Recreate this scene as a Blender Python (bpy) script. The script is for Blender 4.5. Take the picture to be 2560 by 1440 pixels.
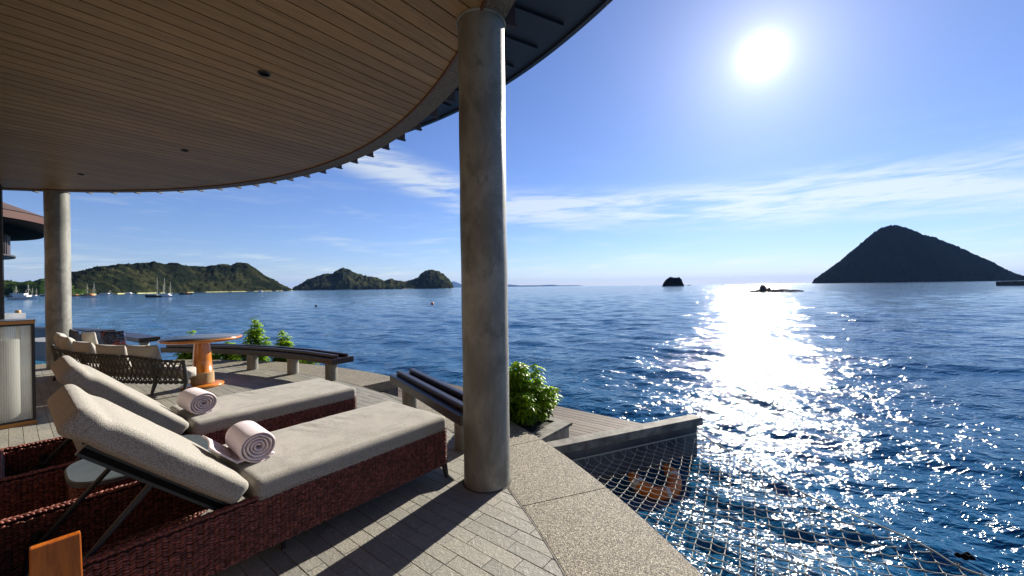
import bpy, math, random
import numpy as np
from mathutils import Vector, Matrix

# ------------------------------------------------------------------ clearing
for o in list(bpy.data.objects):
    bpy.data.objects.remove(o)
SC = bpy.context.scene
COL = SC.collection
rnd = random.Random(7)

# ------------------------------------------------------------------ camera
CAM_H = 1.45
RHO, PHI = math.radians(0.77), math.radians(0.17)
FW = Vector((0, math.cos(PHI), -math.sin(PHI)))
R0 = Vector((1, 0, 0))
U0 = R0.cross(FW)
RT = R0 * math.cos(RHO) - U0 * math.sin(RHO)
UP = R0 * math.sin(RHO) + U0 * math.cos(RHO)
cd = bpy.data.cameras.new('camera')
cam = bpy.data.objects.new('camera', cd)
COL.objects.link(cam)
cd.sensor_width = 36.0
cd.lens = 36.0 * 1000 / 2560
cd.clip_start = 0.05
cd.clip_end = 60000
m = Matrix((RT, UP, -FW)).transposed().to_4x4()
m.translation = Vector((0, 0, CAM_H))
cam.matrix_world = m
SC.camera = cam
SC.render.resolution_x, SC.render.resolution_y = 1024, 576


def ray(px, py):
    return (FW * 1000 + RT * (px - 1280) + UP * (720 - py))


def at(px, py, z=0.0):
    """the place on the level z seen in direction (px, py)"""
    d = ray(px, py)
    t = (z - CAM_H) / d.z
    return Vector((d.x * t, d.y * t, z))


def far(px, py, y):
    d = ray(px, py)
    t = y / d.y
    return Vector((d.x * t, y, CAM_H + d.z * t))


# ------------------------------------------------------------------ light and sky
SUN = ray(1905, 140).normalized()
EXPOSURE = 1.12
SUN_EL = math.asin(SUN.z)
SUN_AZ = math.atan2(SUN.x, SUN.y)
sl = bpy.data.lights.new('sun', 'SUN')
sl.energy = 4.8
sl.angle = math.radians(0.55)
sl.color = (1.0, 0.93, 0.82)
so = bpy.data.objects.new('sun', sl)
COL.objects.link(so)
so.rotation_euler = (-SUN).to_track_quat('-Z', 'Y').to_euler()
SC.view_settings.view_transform = 'Standard'
SC.view_settings.look = 'None'
SC.view_settings.gamma = 1
SC.view_settings.use_curve_mapping = False
SC.view_settings.exposure = EXPOSURE
SC.cycles.max_bounces = 8
SC.cycles.transparent_max_bounces = 12
SC.cycles.caustics_reflective = False
SC.cycles.caustics_refractive = False
SC.cycles.use_denoising = True


class NT:
    """small helper round a node tree"""

    def __init__(s, tree):
        s.t = tree
        s.n = tree.nodes
        s.l = tree.links

    def new(s, typ, **kw):
        n = s.n.new(typ)
        for k, v in kw.items():
            if k.startswith('i_'):
                key = k[2:]
                key = int(key) if key.isdigit() else key.replace('_', ' ')
                s.set(n.inputs[key], v)
            else:
                setattr(n, k, v)
        return n

    def set(s, inp, v):
        if isinstance(v, bpy.types.NodeSocket):
            s.l.new(v, inp)
        else:
            inp.default_value = v

    def m(s, op, a, b=None, c=None, clamp=False):
        n = s.new('ShaderNodeMath', operation=op, use_clamp=clamp)
        s.set(n.inputs[0], a)
        if b is not None:
            s.set(n.inputs[1], b)
        if c is not None:
            s.set(n.inputs[2], c)
        return n.outputs[0]

    def mix(s, f, a, b, mode='MIX'):
        n = s.new('ShaderNodeMix', data_type='RGBA', blend_type=mode)
        s.set(n.inputs[0], f)
        s.set(n.inputs[6], a)
        s.set(n.inputs[7], b)
        return n.outputs[2]

    def rng(s, v, a, b, c=0.0, d=1.0, smooth=True):
        n = s.new('ShaderNodeMapRange', interpolation_type='SMOOTHSTEP' if smooth else 'LINEAR')
        s.set(n.inputs[0], v)
        for i, x in zip((1, 2, 3, 4), (a, b, c, d)):
            s.set(n.inputs[i], x)
        return n.outputs[0]

    def noise(s, vec, scale, detail=4, rough=0.55, dist=0.0):
        n = s.new('ShaderNodeTexNoise', i_Scale=scale, i_Detail=detail, i_Roughness=rough, i_Distortion=dist)
        if vec is not None:
            s.l.new(vec, n.inputs['Vector'])
        return n.outputs['Fac']

    def map(s, vec, scale=(1, 1, 1), rot=(0, 0, 0), loc=(0, 0, 0)):
        n = s.new('ShaderNodeMapping')
        s.l.new(vec, n.inputs[0])
        n.inputs[1].default_value = loc
        n.inputs[2].default_value = rot
        n.inputs[3].default_value = scale
        return n.outputs[0]


def rgba(c):
    return (c[0], c[1], c[2], 1.0)


W = bpy.data.worlds.new('World')
SC.world = W
W.use_nodes = True
w = NT(W.node_tree)
w.n.clear()
tc = w.new('ShaderNodeTexCoord')
sep = w.new('ShaderNodeSeparateXYZ')
w.l.new(tc.outputs['Generated'], sep.inputs[0])
X, Y, Z = sep.outputs
sky = w.new('ShaderNodeTexSky', sky_type='NISHITA', sun_disc=False, sun_elevation=SUN_EL, sun_rotation=SUN_AZ,
            altitude=0, air_density=1.0, dust_density=0.02, ozone_density=4.0)
az = w.m('MULTIPLY', w.m('ARCTAN2', X, Y), 57.2958)
el = w.m('MULTIPLY', w.m('ARCSINE', Z), 57.2958)
# wispy high cloud: long thin streaks of ice crystals in a band round the horizon
cen = w.m('ADD', w.m('MULTIPLY', az, -0.035), 11.0)
cen = w.m('ADD', cen, w.m('MULTIPLY', w.m('MAXIMUM', w.m('MULTIPLY', az, -1.0), 0.0), 0.27))
band = w.m('SUBTRACT', 1.0, w.rng(w.m('ABSOLUTE', w.m('SUBTRACT', el, cen)), 0.2, w.m('ADD', 3.6, w.m('MULTIPLY', w.m('MAXIMUM', az, 0.0), 0.018))), clamp=True)
cv = w.new('ShaderNodeCombineXYZ')
w.set(cv.inputs[0], w.m('MULTIPLY', az, 0.045))
w.set(cv.inputs[1], w.m('MULTIPLY', w.m('ADD', el, w.m('MULTIPLY', az, 0.05)), 0.42))
n1 = w.noise(cv.outputs[0], 1.6, 7, 0.62, 0.6)
cv2 = w.new('ShaderNodeCombineXYZ')
w.set(cv2.inputs[0], w.m('MULTIPLY', az, 0.10))
w.set(cv2.inputs[1], w.m('MULTIPLY', w.m('SUBTRACT', el, w.m('MULTIPLY', az, 0.08)), 1.1))
w.set(cv2.inputs[2], 7.3)
n2 = w.noise(cv2.outputs[0], 1.3, 6, 0.6, 0.8)
c1 = w.m('MULTIPLY', w.rng(w.m('ADD', n1, w.m('MULTIPLY', n2, 0.45)), 0.52, 0.84), band)
allsky = w.m('MULTIPLY', w.rng(w.m('ADD', n1, w.m('MULTIPLY', n2, 0.5)), 0.74, 1.05), w.rng(el, 20, 2, 0, 0.5))
lowb = w.m('MULTIPLY', w.rng(n2, 0.45, 0.75), w.rng(w.m('ABSOLUTE', w.m('SUBTRACT', el, 2.6)), 1.8, 0.2, 0, 0.55))
cloud = w.m('MINIMUM', w.m('ADD', w.m('ADD', c1, allsky), lowb), 0.9)
cloud = w.m('MULTIPLY', cloud, w.rng(el, 0.3, 2.0))
# brightness of the air round the sun (forward scattering), plus the sun's own blaze
dot = w.new('ShaderNodeVectorMath', operation='DOT_PRODUCT')
w.l.new(tc.outputs['Generated'], dot.inputs[0])
dot.inputs[1].default_value = SUN
ang = w.m('MULTIPLY', w.m('ARCCOSINE', w.m('MINIMUM', dot.outputs['Value'], 1.0)), 57.2958)
glow = w.m('MULTIPLY', w.m('EXPONENT', w.m('MULTIPLY', w.m('POWER', w.m('DIVIDE', ang, 0.7), 1.0), -1.0)), 12.0)
glow2 = w.m('MULTIPLY', w.m('EXPONENT', w.m('MULTIPLY', w.m('POWER', w.m('DIVIDE', ang, 5.2), 0.85), -1.0)), 1.9)
tint = w.mix(1.0, sky.outputs[0], (0.88, 0.90, 1.18, 1), 'MULTIPLY')
ccol = w.mix(0.75, w.mix(1.0, sky.outputs[0], (1.5, 1.45, 1.3, 1), 'MULTIPLY'), (7.6, 7.9, 8.2, 1))
base = w.mix(w.m('MULTIPLY', cloud, 0.95), tint, ccol)
glow3 = w.m('MULTIPLY', w.m('EXPONENT', w.m('MULTIPLY', w.m('DIVIDE', ang, 14.0), -1.0)), 0.12)
gl = w.m('ADD', w.m('ADD', glow, glow2), glow3)
gc = w.new('ShaderNodeVectorMath', operation='SCALE')
gc.inputs[0].default_value = (4.6, 4.5, 4.3)
w.set(gc.inputs['Scale'], gl)
tot = w.new('ShaderNodeVectorMath', operation='ADD')
w.l.new(base, tot.inputs[0])
w.l.new(gc.outputs[0], tot.inputs[1])
bg = w.new('ShaderNodeBackground', i_Strength=0.051)
w.l.new(tot.outputs[0], bg.inputs[0])
wo = w.new('ShaderNodeOutputWorld')
w.l.new(bg.outputs[0], wo.inputs[0])


# ------------------------------------------------------------------ materials
def mat(name, col, rough=0.6, spec=0.5, fn=None, coat=0.0, metallic=0.0):
    M = bpy.data.materials.new(name)
    M.use_nodes = True
    t = NT(M.node_tree)
    b = t.n['Principled BSDF']
    b.inputs['Base Color'].default_value = rgba(col)
    b.inputs['Roughness'].default_value = rough
    b.inputs['Specular IOR Level'].default_value = spec
    b.inputs['Coat Weight'].default_value = coat
    b.inputs['Metallic'].default_value = metallic
    if fn:
        tcn = t.new('ShaderNodeTexCoord')
        fn(t, b, tcn.outputs['Object'])
    return M


def bump(t, b, h, dist=0.01, strength=1.0, normal=None):
    n = t.new('ShaderNodeBump', i_Strength=strength, i_Distance=dist)
    t.l.new(h, n.inputs['Height'])
    if normal:
        t.l.new(normal, n.inputs['Normal'])
    t.l.new(n.outputs[0], b.inputs['Normal'])
    return n.outputs[0]


def tintattr(t):
    n = t.new('ShaderNodeAttribute', attribute_name='tint')
    return n.outputs['Fac']


def f_simple(c1, c2, scale, bscale=60, bdist=0.002, det=5):
    def f(t, b, v):
        n = t.noise(v, scale, det)
        t.l.new(t.mix(t.rng(n, 0.3, 0.7), rgba(c1), rgba(c2)), b.inputs['Base Color'])
        bump(t, b, t.noise(v, bscale, 4), bdist)
    return f


UROT = math.atan2(0.7826, 0.6225)   # heading of the plank and lounger direction


def f_plank(t, b, v):
    tn = tintattr(t)
    vv = t.map(v, rot=(0, 0, -UROT))
    cmb = t.new('ShaderNodeVectorMath', operation='ADD')
    off = t.new('ShaderNodeCombineXYZ')
    t.set(off.inputs[0], t.m('MULTIPLY', tn, 37.0))
    t.set(off.inputs[2], t.m('MULTIPLY', tn, 11.0))
    t.l.new(vv, cmb.inputs[0])
    t.l.new(off.outputs[0], cmb.inputs[1])
    g = t.noise(t.map(cmb.outputs[0], scale=(1.0, 16, 16)), 2.2, 7, 0.62, 1.2)
    g2 = t.noise(t.map(cmb.outputs[0], scale=(0.5, 2.5, 1)), 1.5, 3)
    c = t.mix(t.rng(g, 0.3, 0.72), (0.23, 0.138, 0.060, 1), (0.42, 0.270, 0.125, 1))
    c = t.mix(t.rng(g2, 0.35, 0.75, 0, 0.6), c, (0.33, 0.195, 0.088, 1))
    h = t.new('ShaderNodeHueSaturation', i_Value=t.rng(tn, 0, 1, 0.92, 1.10))
    t.l.new(c, h.inputs['Color'])
    t.l.new(h.outputs[0], b.inputs['Base Color'])
    bump(t, b, g, 0.0012)


def f_concrete(t, b, v):
    a = t.noise(t.map(v, scale=(1, 1, 0.6)), 2.6, 8, 0.68, 0.5)
    d = t.noise(t.map(v, scale=(1, 1, 0.55)), 5.5, 9, 0.72, 0.4)
    e = t.noise(v, 60, 4, 0.7)
    c = t.mix(t.rng(a, 0.35, 0.68), (0.150, 0.148, 0.128, 1), (0.315, 0.312, 0.272, 1))
    c = t.mix(t.rng(d, 0.54, 0.62, 0, 0.5), c, (0.105, 0.10, 0.085, 1))
    c = t.mix(t.rng(e, 0.62, 0.7, 0, 0.5), c, (0.12, 0.1, 0.08, 1))
    t.l.new(c, b.inputs['Base Color'])
    t.l.new(t.rng(a, 0.3, 0.7, 0.62, 0.38), b.inputs['Roughness'])
    h = t.m('ADD', t.m('MULTIPLY', d, 0.6), t.m('MULTIPLY', e, 0.25))
    bump(t, b, h, 0.004)


def f_paving(t, b, v):
    tn = tintattr(t)
    n = t.noise(v, 4.0, 5, 0.6, 0.4)
    g = t.noise(v, 95, 5, 0.75)
    g2 = t.noise(v, 28, 4, 0.6, 1.0)
    c = t.mix(t.rng(tn, 0.0, 1.0, 0, 1, False), (0.205, 0.205, 0.178, 1), (0.335, 0.318, 0.262, 1))
    c = t.mix(t.rng(n, 0.35, 0.7, 0, 0.6), c, (0.23, 0.237, 0.218, 1))
    c = t.mix(t.rng(g, 0.35, 0.68, 0.55, 0), c, (0.16, 0.135, 0.10, 1))
    c = t.mix(t.rng(g2, 0.55, 0.75, 0, 0.55), c, (0.44, 0.41, 0.34, 1))
    t.l.new(c, b.inputs['Base Color'])
    bump(t, b, t.m('ADD', t.m('MULTIPLY', g, 0.5), g2), 0.005)


def f_aggregate(t, b, v):
    vo = t.new('ShaderNodeTexVoronoi', i_Scale=185.0)
    t.l.new(v, vo.inputs['Vector'])
    cr = t.new('ShaderNodeSeparateColor')
    t.l.new(vo.outputs['Color'], cr.inputs[0])
    r = cr.outputs[0]
    c = t.mix(t.rng(r, 0.1, 0.85), (0.070, 0.056, 0.038, 1), (0.30, 0.258, 0.182, 1))
    c = t.mix(t.rng(cr.outputs[1], 0.84, 0.9), c, (0.50, 0.46, 0.36, 1))
    c = t.mix(t.rng(cr.outputs[2], 0.87, 0.92), c, (0.045, 0.04, 0.035, 1))
    st = t.noise(v, 2.2, 7, 0.65, 0.7)
    c = t.mix(t.rng(st, 0.55, 0.75, 0, 0.38), c, (0.36, 0.32, 0.25, 1))
    c = t.mix(t.rng(st, 0.30, 0.45, 0.35, 0), c, (0.12, 0.095, 0.065, 1))
    t.l.new(c, b.inputs['Base Color'])
    h = t.m('SUBTRACT', 1.0, t.m('MULTIPLY', vo.outputs['Distance'], 1.0))
    bump(t, b, h, 0.003)


def f_weave(scale=400.0, c1=(0.40, 0.375, 0.325), c2=(0.21, 0.197, 0.172)):
    def f(t, b, v):
        def wv(rot, sc):
            n = t.new('ShaderNodeTexWave', i_Scale=sc, i_Distortion=0.6, i_Detail=1.0)
            t.l.new(t.map(v, rot=rot), n.inputs['Vector'])
            return n.outputs['Fac']
        vo = t.new('ShaderNodeTexVoronoi', i_Scale=scale * 0.5, i_Randomness=0.55)
        t.l.new(v, vo.inputs['Vector'])
        hh = t.m('SUBTRACT', 1.0, vo.outputs['Distance'])
        nn = t.noise(v, 14, 4)
        c = t.mix(t.rng(vo.outputs['Distance'], 0.25, 0.75), rgba(c1), rgba(c2))
        c = t.mix(t.rng(nn, 0.3, 0.7, 0, 0.12), c, rgba([x * 0.8 for x in c1]))
        t.l.new(c, b.inputs['Base Color'])
        b.inputs['Sheen Weight'].default_value = 0.15
        b1 = t.new('ShaderNodeBump', i_Strength=0.3, i_Distance=0.004)
        t.l.new(t.noise(v, 9, 3, 0.5, 0.4), b1.inputs['Height'])
        bump(t, b, hh, 0.0014, 0.8, b1.outputs[0])
    return f


def f_darkwood(t, b, v):
    g = t.noise(t.map(v, scale=(1, 1, 6)), 9, 6, 0.6, 1.0)
    t.l.new(t.mix(t.rng(g, 0.3, 0.7), (0.010, 0.005, 0.005, 1), (0.032, 0.016, 0.015, 1)), b.inputs['Base Color'])
    bump(t, b, g, 0.001)


def f_orange(t, b, v):
    g = t.noise(t.map(v, scale=(6, 6, 1)), 6, 6, 0.6, 0.8)
    t.l.new(t.mix(t.rng(g, 0.25, 0.75), (0.46, 0.135, 0.018, 1), (0.66, 0.25, 0.045, 1)), b.inputs['Base Color'])
    bump(t, b, g, 0.0006)


def f_deck(t, b, v):
    tn = tintattr(t)
    g = t.noise(t.map(v, scale=(2.0, 30, 30), rot=(0, 0, -UROT - math.pi / 2)), 2.0, 6, 0.6, 0.6)
    c = t.mix(t.rng(g, 0.3, 0.7), (0.070, 0.051, 0.038, 1), (0.155, 0.118, 0.088, 1))
    h = t.new('ShaderNodeHueSaturation', i_Value=t.rng(tn, 0, 1, 0.7, 1.25))
    t.l.new(c, h.inputs['Color'])
    t.l.new(h.outputs[0], b.inputs['Base Color'])
    bump(t, b, g, 0.002)


def f_wicker(t, b, v):
    tn = tintattr(t)
    n = t.noise(v, 60, 3)
    c = t.mix(t.rng(n, 0.3, 0.7), (0.115, 0.032, 0.025, 1), (0.235, 0.073, 0.050, 1))
    h = t.new('ShaderNodeHueSaturation', i_Value=t.rng(tn, 0, 1, 0.6, 1.3))
    t.l.new(c, h.inputs['Color'])
    t.l.new(h.outputs[0], b.inputs['Base Color'])


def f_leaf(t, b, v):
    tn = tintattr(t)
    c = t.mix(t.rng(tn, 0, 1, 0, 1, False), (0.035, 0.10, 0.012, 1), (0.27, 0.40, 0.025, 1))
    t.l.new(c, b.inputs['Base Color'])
    tr = t.new('ShaderNodeBsdfTranslucent')
    t.l.new(t.mix(1.0, c, (2.2, 2.1, 1.2, 1), 'MULTIPLY'), tr.inputs[0])
    mx = t.new('ShaderNodeMixShader', i_0=0.5)
    t.l.new(b.outputs[0], mx.inputs[1])
    t.l.new(tr.outputs[0], mx.inputs[2])
    t.l.new(mx.outputs[0], t.n['Material Output'].inputs[0])


def f_hill(dark, light, sc):
    def f(t, b, v):
        n = t.noise(v, sc, 8, 0.65)
        n2 = t.noise(v, sc * 6, 5, 0.7)
        c = t.mix(t.rng(n, 0.44, 0.64), rgba(dark), rgba(light))
        c = t.mix(t.rng(n2, 0.38, 0.56, 0.85, 0), c, rgba([x * 0.35 for x in dark]))
        # bare rock and sand along the shore
        s2 = t.new('ShaderNodeSeparateXYZ')
        t.l.new(v, s2.inputs[0])
        c = t.mix(t.m('MULTIPLY', t.rng(s2.outputs[2], 1.6, 0.5), t.rng(n, 0.48, 0.56)), c, rgba([min(0.42, x * 12) for x in light]))
        t.l.new(c, b.inputs['Base Color'])
    return f


M = {}
M['plank'] = mat('ceiling_teak', (0.3, 0.2, 0.1), 0.5, 0.4, f_plank)
M['trim'] = mat('trim_wood', (0.12, 0.055, 0.028), 0.5, 0.4, f_simple((0.12, 0.055, 0.028), (0.17, 0.08, 0.04), 12))
M['concrete'] = mat('cast_concrete', (0.3, 0.3, 0.25), 0.5, 0.45, f_concrete)
M['terrazzo'] = mat('washed_beam', (0.2, 0.2, 0.2), 0.7, 0.4,
                    lambda t, b, v: (t.l.new(t.mix(t.rng(t.noise(v, 110, 3, 0.8), 0.4, 0.62), (0.08, 0.066, 0.05, 1), (0.25, 0.21, 0.165, 1)), b.inputs['Base Color']), bump(t, b, t.noise(v, 60, 4, 0.7), 0.006)))
M['paving'] = mat('andesite_paving', (0.3, 0.3, 0.25), 0.62, 0.5, f_paving)
M['grout'] = mat('grout', (0.09, 0.08, 0.065), 0.9, 0.2)
M['aggregate'] = mat('washed_pebble', (0.3, 0.25, 0.2), 0.7, 0.4, f_aggregate)
M['seawall'] = mat('sea_wall_concrete', (0.13, 0.125, 0.12), 0.85, 0.3, f_simple((0.08, 0.08, 0.085), (0.15, 0.145, 0.14), 3, 30, 0.006))
M['fabric'] = mat('taupe_fabric', (0.5, 0.45, 0.38), 0.9, 0.2, f_weave())
M['cream'] = mat('cream_fabric', (0.56, 0.53, 0.46), 0.9, 0.2, f_weave(300, (0.48, 0.455, 0.40), (0.36, 0.34, 0.30)))
M['towel'] = mat('pink_towel', (0.78, 0.66, 0.68), 0.95, 0.1,
                 lambda t, b, v: (b.inputs['Sheen Weight'].__setattr__('default_value', 0.3), bump(t, b, t.noise(v, 420, 4, 0.75), 0.003)))
M['wicker'] = mat('red_wicker', (0.16, 0.05, 0.035), 0.5, 0.4, f_wicker)
M['wickerback'] = mat('wicker_lining', (0.03, 0.012, 0.010), 0.7, 0.2)
M['darkmetal'] = mat('charcoal_metal', (0.018, 0.019, 0.022), 0.45, 0.5)
M['bracket'] = mat('fin_metal', (0.035, 0.025, 0.027), 0.5, 0.4)
M['soffit'] = mat('metal_soffit', (0.055, 0.058, 0.075), 0.5, 0.4, f_simple((0.030, 0.031, 0.040), (0.042, 0.044, 0.055), 1.2, 4, 0.002))
M['bench'] = mat('stained_bench', (0.03, 0.015, 0.015), 0.34, 0.5, f_darkwood)
M['orange'] = mat('varnished_teak', (0.5, 0.2, 0.04), 0.22, 0.5, f_orange, coat=0.5)
M['orangewood'] = mat('orange_lacquer', (0.42, 0.10, 0.008), 0.35, 0.4, lambda t, b, v: t.l.new(t.mix(t.rng(t.noise(t.map(v, scale=(9, 9, 1.2)), 4, 6, 0.65, 0.6), 0.3, 0.7), (0.26, 0.055, 0.005, 1), (0.50, 0.135, 0.012, 1)), b.inputs['Base Color']), coat=0.15)
M['tabletop'] = mat('table_top', (0.10, 0.105, 0.12), 0.22, 0.5, f_simple((0.09, 0.095, 0.11), (0.12, 0.125, 0.14), 8, 40, 0.0004))
M['stool'] = mat('stool_top', (0.11, 0.13, 0.15), 0.5, 0.4, f_simple((0.055, 0.07, 0.08), (0.075, 0.09, 0.10), 6, 80, 0.0006))
M['ropeband'] = mat('rope_band', (0.42, 0.29, 0.16), 0.8, 0.2, lambda t, b, v: bump(t, b, t.noise(v, 120, 3), 0.004))
M['strap'] = mat('grey_strap', (0.055, 0.055, 0.052), 0.75, 0.3, f_simple((0.045, 0.045, 0.044), (0.08, 0.078, 0.072), 60, 200, 0.001))
M['deck'] = mat('deck_timber', (0.15, 0.12, 0.1), 0.7, 0.35, f_deck)
M['beam'] = mat('weathered_beam', (0.2, 0.19, 0.16), 0.75, 0.3, f_simple((0.10, 0.094, 0.08), (0.23, 0.215, 0.185), 9, 60, 0.003))
M['cord'] = mat('net_cord', (0.33, 0.33, 0.29), 0.7, 0.3)
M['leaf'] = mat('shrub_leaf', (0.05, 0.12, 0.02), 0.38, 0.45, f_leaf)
M['stem'] = mat('stem', (0.09, 0.07, 0.035), 0.8)
M['soil'] = mat('soil', (0.02, 0.016, 0.012), 0.95)
M['buoy'] = mat('orange_buoy', (0.70, 0.16, 0.008), 0.45)
M['buoywhite'] = mat('buoy_band', (0.62, 0.55, 0.48), 0.5)
M['black'] = mat('black_float', (0.008, 0.008, 0.009), 0.9, 0.05)
M['white'] = mat('white_paint', (0.78, 0.77, 0.74), 0.5, 0.4, f_simple((0.70, 0.69, 0.66), (0.82, 0.81, 0.78), 0.8, 5, 0.001))
M['boatdark'] = mat('boat_dark', (0.03, 0.028, 0.03), 0.6)  # one flat dark tone for hulls, strakes and stern shelters
M['boatorange'] = mat('boat_varnish', (0.50, 0.21, 0.05), 0.5)
M['boatwin'] = mat('boat_window', (0.02, 0.025, 0.03), 0.2)
M['mast'] = mat('mast_paint', (0.62, 0.60, 0.52), 0.5)
M['brass'] = mat('brass_trim', (0.50, 0.25, 0.07), 0.4, 0.5, metallic=0.2)
M['candle'] = mat('candle_wax', (0.80, 0.77, 0.72), 0.6)
M['tealroof'] = mat('brown_roof', (0.09, 0.06, 0.055), 0.8, 0.2, f_simple((0.075, 0.05, 0.045), (0.11, 0.075, 0.066), 3, 8, 0.01))
M['fascia'] = mat('terracotta_fascia', (0.085, 0.036, 0.027), 0.6, 0.3)
M['wall'] = mat('house_wall_timber', (0.12, 0.08, 0.055), 0.7, 0.2, f_simple((0.09, 0.06, 0.042), (0.14, 0.095, 0.065), 2, 30, 0.002))
M['greywall'] = mat('grey_render', (0.26, 0.27, 0.28), 0.8, 0.3, f_simple((0.22, 0.23, 0.24), (0.32, 0.33, 0.34), 3, 20, 0.004))
M['rock'] = mat('reef_rock', (0.07, 0.06, 0.06), 0.9, 0.2, f_simple((0.04, 0.035, 0.035), (0.11, 0.10, 0.09), 0.8, 2, 0.1))
M['pil_dark'] = mat('patterned_pillow', (0.02, 0.02, 0.03), 0.9, 0.2,
                    lambda t, b, v: t.l.new(t.mix(t.rng(t.noise(v, 13, 2, 0.5, 3.0), 0.5, 0.56), (0.012, 0.012, 0.018, 1),
                                                  t.mix(t.rng(t.noise(v, 5, 2), 0.45, 0.6), (0.05, 0.09, 0.20, 1), (0.28, 0.06, 0.06, 1))), b.inputs['Base Color']))
M['pil_blue'] = mat('blue_grey_pillow', (0.08, 0.1, 0.15), 0.9, 0.2,
                    lambda t, b, v: t.l.new(t.mix(t.rng(t.noise(v, 9, 3, 0.5, 2.0), 0.45, 0.58), (0.10, 0.11, 0.13, 1), (0.03, 0.07, 0.20, 1)), b.inputs['Base Color']))


def f_glass():
    Mg = bpy.data.materials.new('fluted_glass')
    Mg.use_nodes = True
    t = NT(Mg.node_tree)
    b = t.n['Principled BSDF']
    b.inputs['Base Color'].default_value = (0.66, 0.68, 0.66, 1)
    b.inputs['Roughness'].default_value = 0.12
    tr = t.new('ShaderNodeBsdfTransparent')
    tr.inputs[0].default_value = (0.84, 0.87, 0.85, 1)
    tl = t.new('ShaderNodeBsdfTranslucent')
    tl.inputs[0].default_value = (0.82, 0.84, 0.81, 1)
    m1 = t.new('ShaderNodeMixShader', i_0=0.35)
    t.l.new(tr.outputs[0], m1.inputs[1])
    t.l.new(tl.outputs[0], m1.inputs[2])
    m2 = t.new('ShaderNodeMixShader', i_0=0.35)
    t.l.new(m1.outputs[0], m2.inputs[1])
    t.l.new(b.outputs[0], m2.inputs[2])
    t.l.new(m2.outputs[0], t.n['Material Output'].inputs[0])
    return Mg


M['glass'] = f_glass()


def f_water(t, b, v):
    vr = t.map(v, scale=(1.0, 1.7, 1.0), rot=(0, 0, 0.25))
    n1 = t.noise(vr, 1.3, 3, 0.6, 0.35)
    n2 = t.noise(vr, 7.0, 2.5, 0.6, 0.5)
    n0 = t.noise(vr, 0.22, 4, 0.6, 0.3)
    ln = t.new('ShaderNodeVectorMath', operation='LENGTH')
    t.l.new(v, ln.inputs[0])
    rr = ln.outputs['Value']          # ripple strength varies with distance from the viewpoint to shape the sun's glitter
    f2 = t.rng(rr, 4.0, 22.0, 0.042, 0.004)
    f1 = t.rng(rr, 12.0, 90.0, 0.100, 0.050)
    f0 = t.rng(rr, 8.0, 140.0, 0.12, 0.50)
    h = t.m('ADD', t.m('MULTIPLY', n1, f1), t.m('MULTIPLY', n2, f2))
    h = t.m('ADD', h, t.m('MULTIPLY', n0, f0))
    bp = t.new('ShaderNodeBump', i_Strength=1.0, i_Distance=1.0)
    t.l.new(h, bp.inputs['Height'])
    t.l.new(bp.outputs[0], b.inputs['Normal'])
    big = t.noise(v, 0.02, 3)
    t.l.new(t.mix(t.rng(big, 0.35, 0.65), (0.004, 0.064, 0.158, 1), (0.005, 0.086, 0.150, 1)), b.inputs['Base Color'])


M['water'] = mat('sea_water', (0.004, 0.03, 0.05), 0.085, 0.5, f_water)
M['water'].node_tree.nodes['Principled BSDF'].inputs['IOR'].default_value = 1.333


# ------------------------------------------------------------------ mesh helpers
def empty(name, loc=(0, 0, 0), rz=0.0, **p):
    o = bpy.data.objects.new(name, None)
    COL.objects.link(o)
    o.location = loc
    o.rotation_euler = (0, 0, rz)
    o.empty_display_size = 0.1
    for k, v in p.items():
        o[k] = v
    return o


def tag(o, **p):
    for k, v in p.items():
        o[k] = v
    return o


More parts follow.
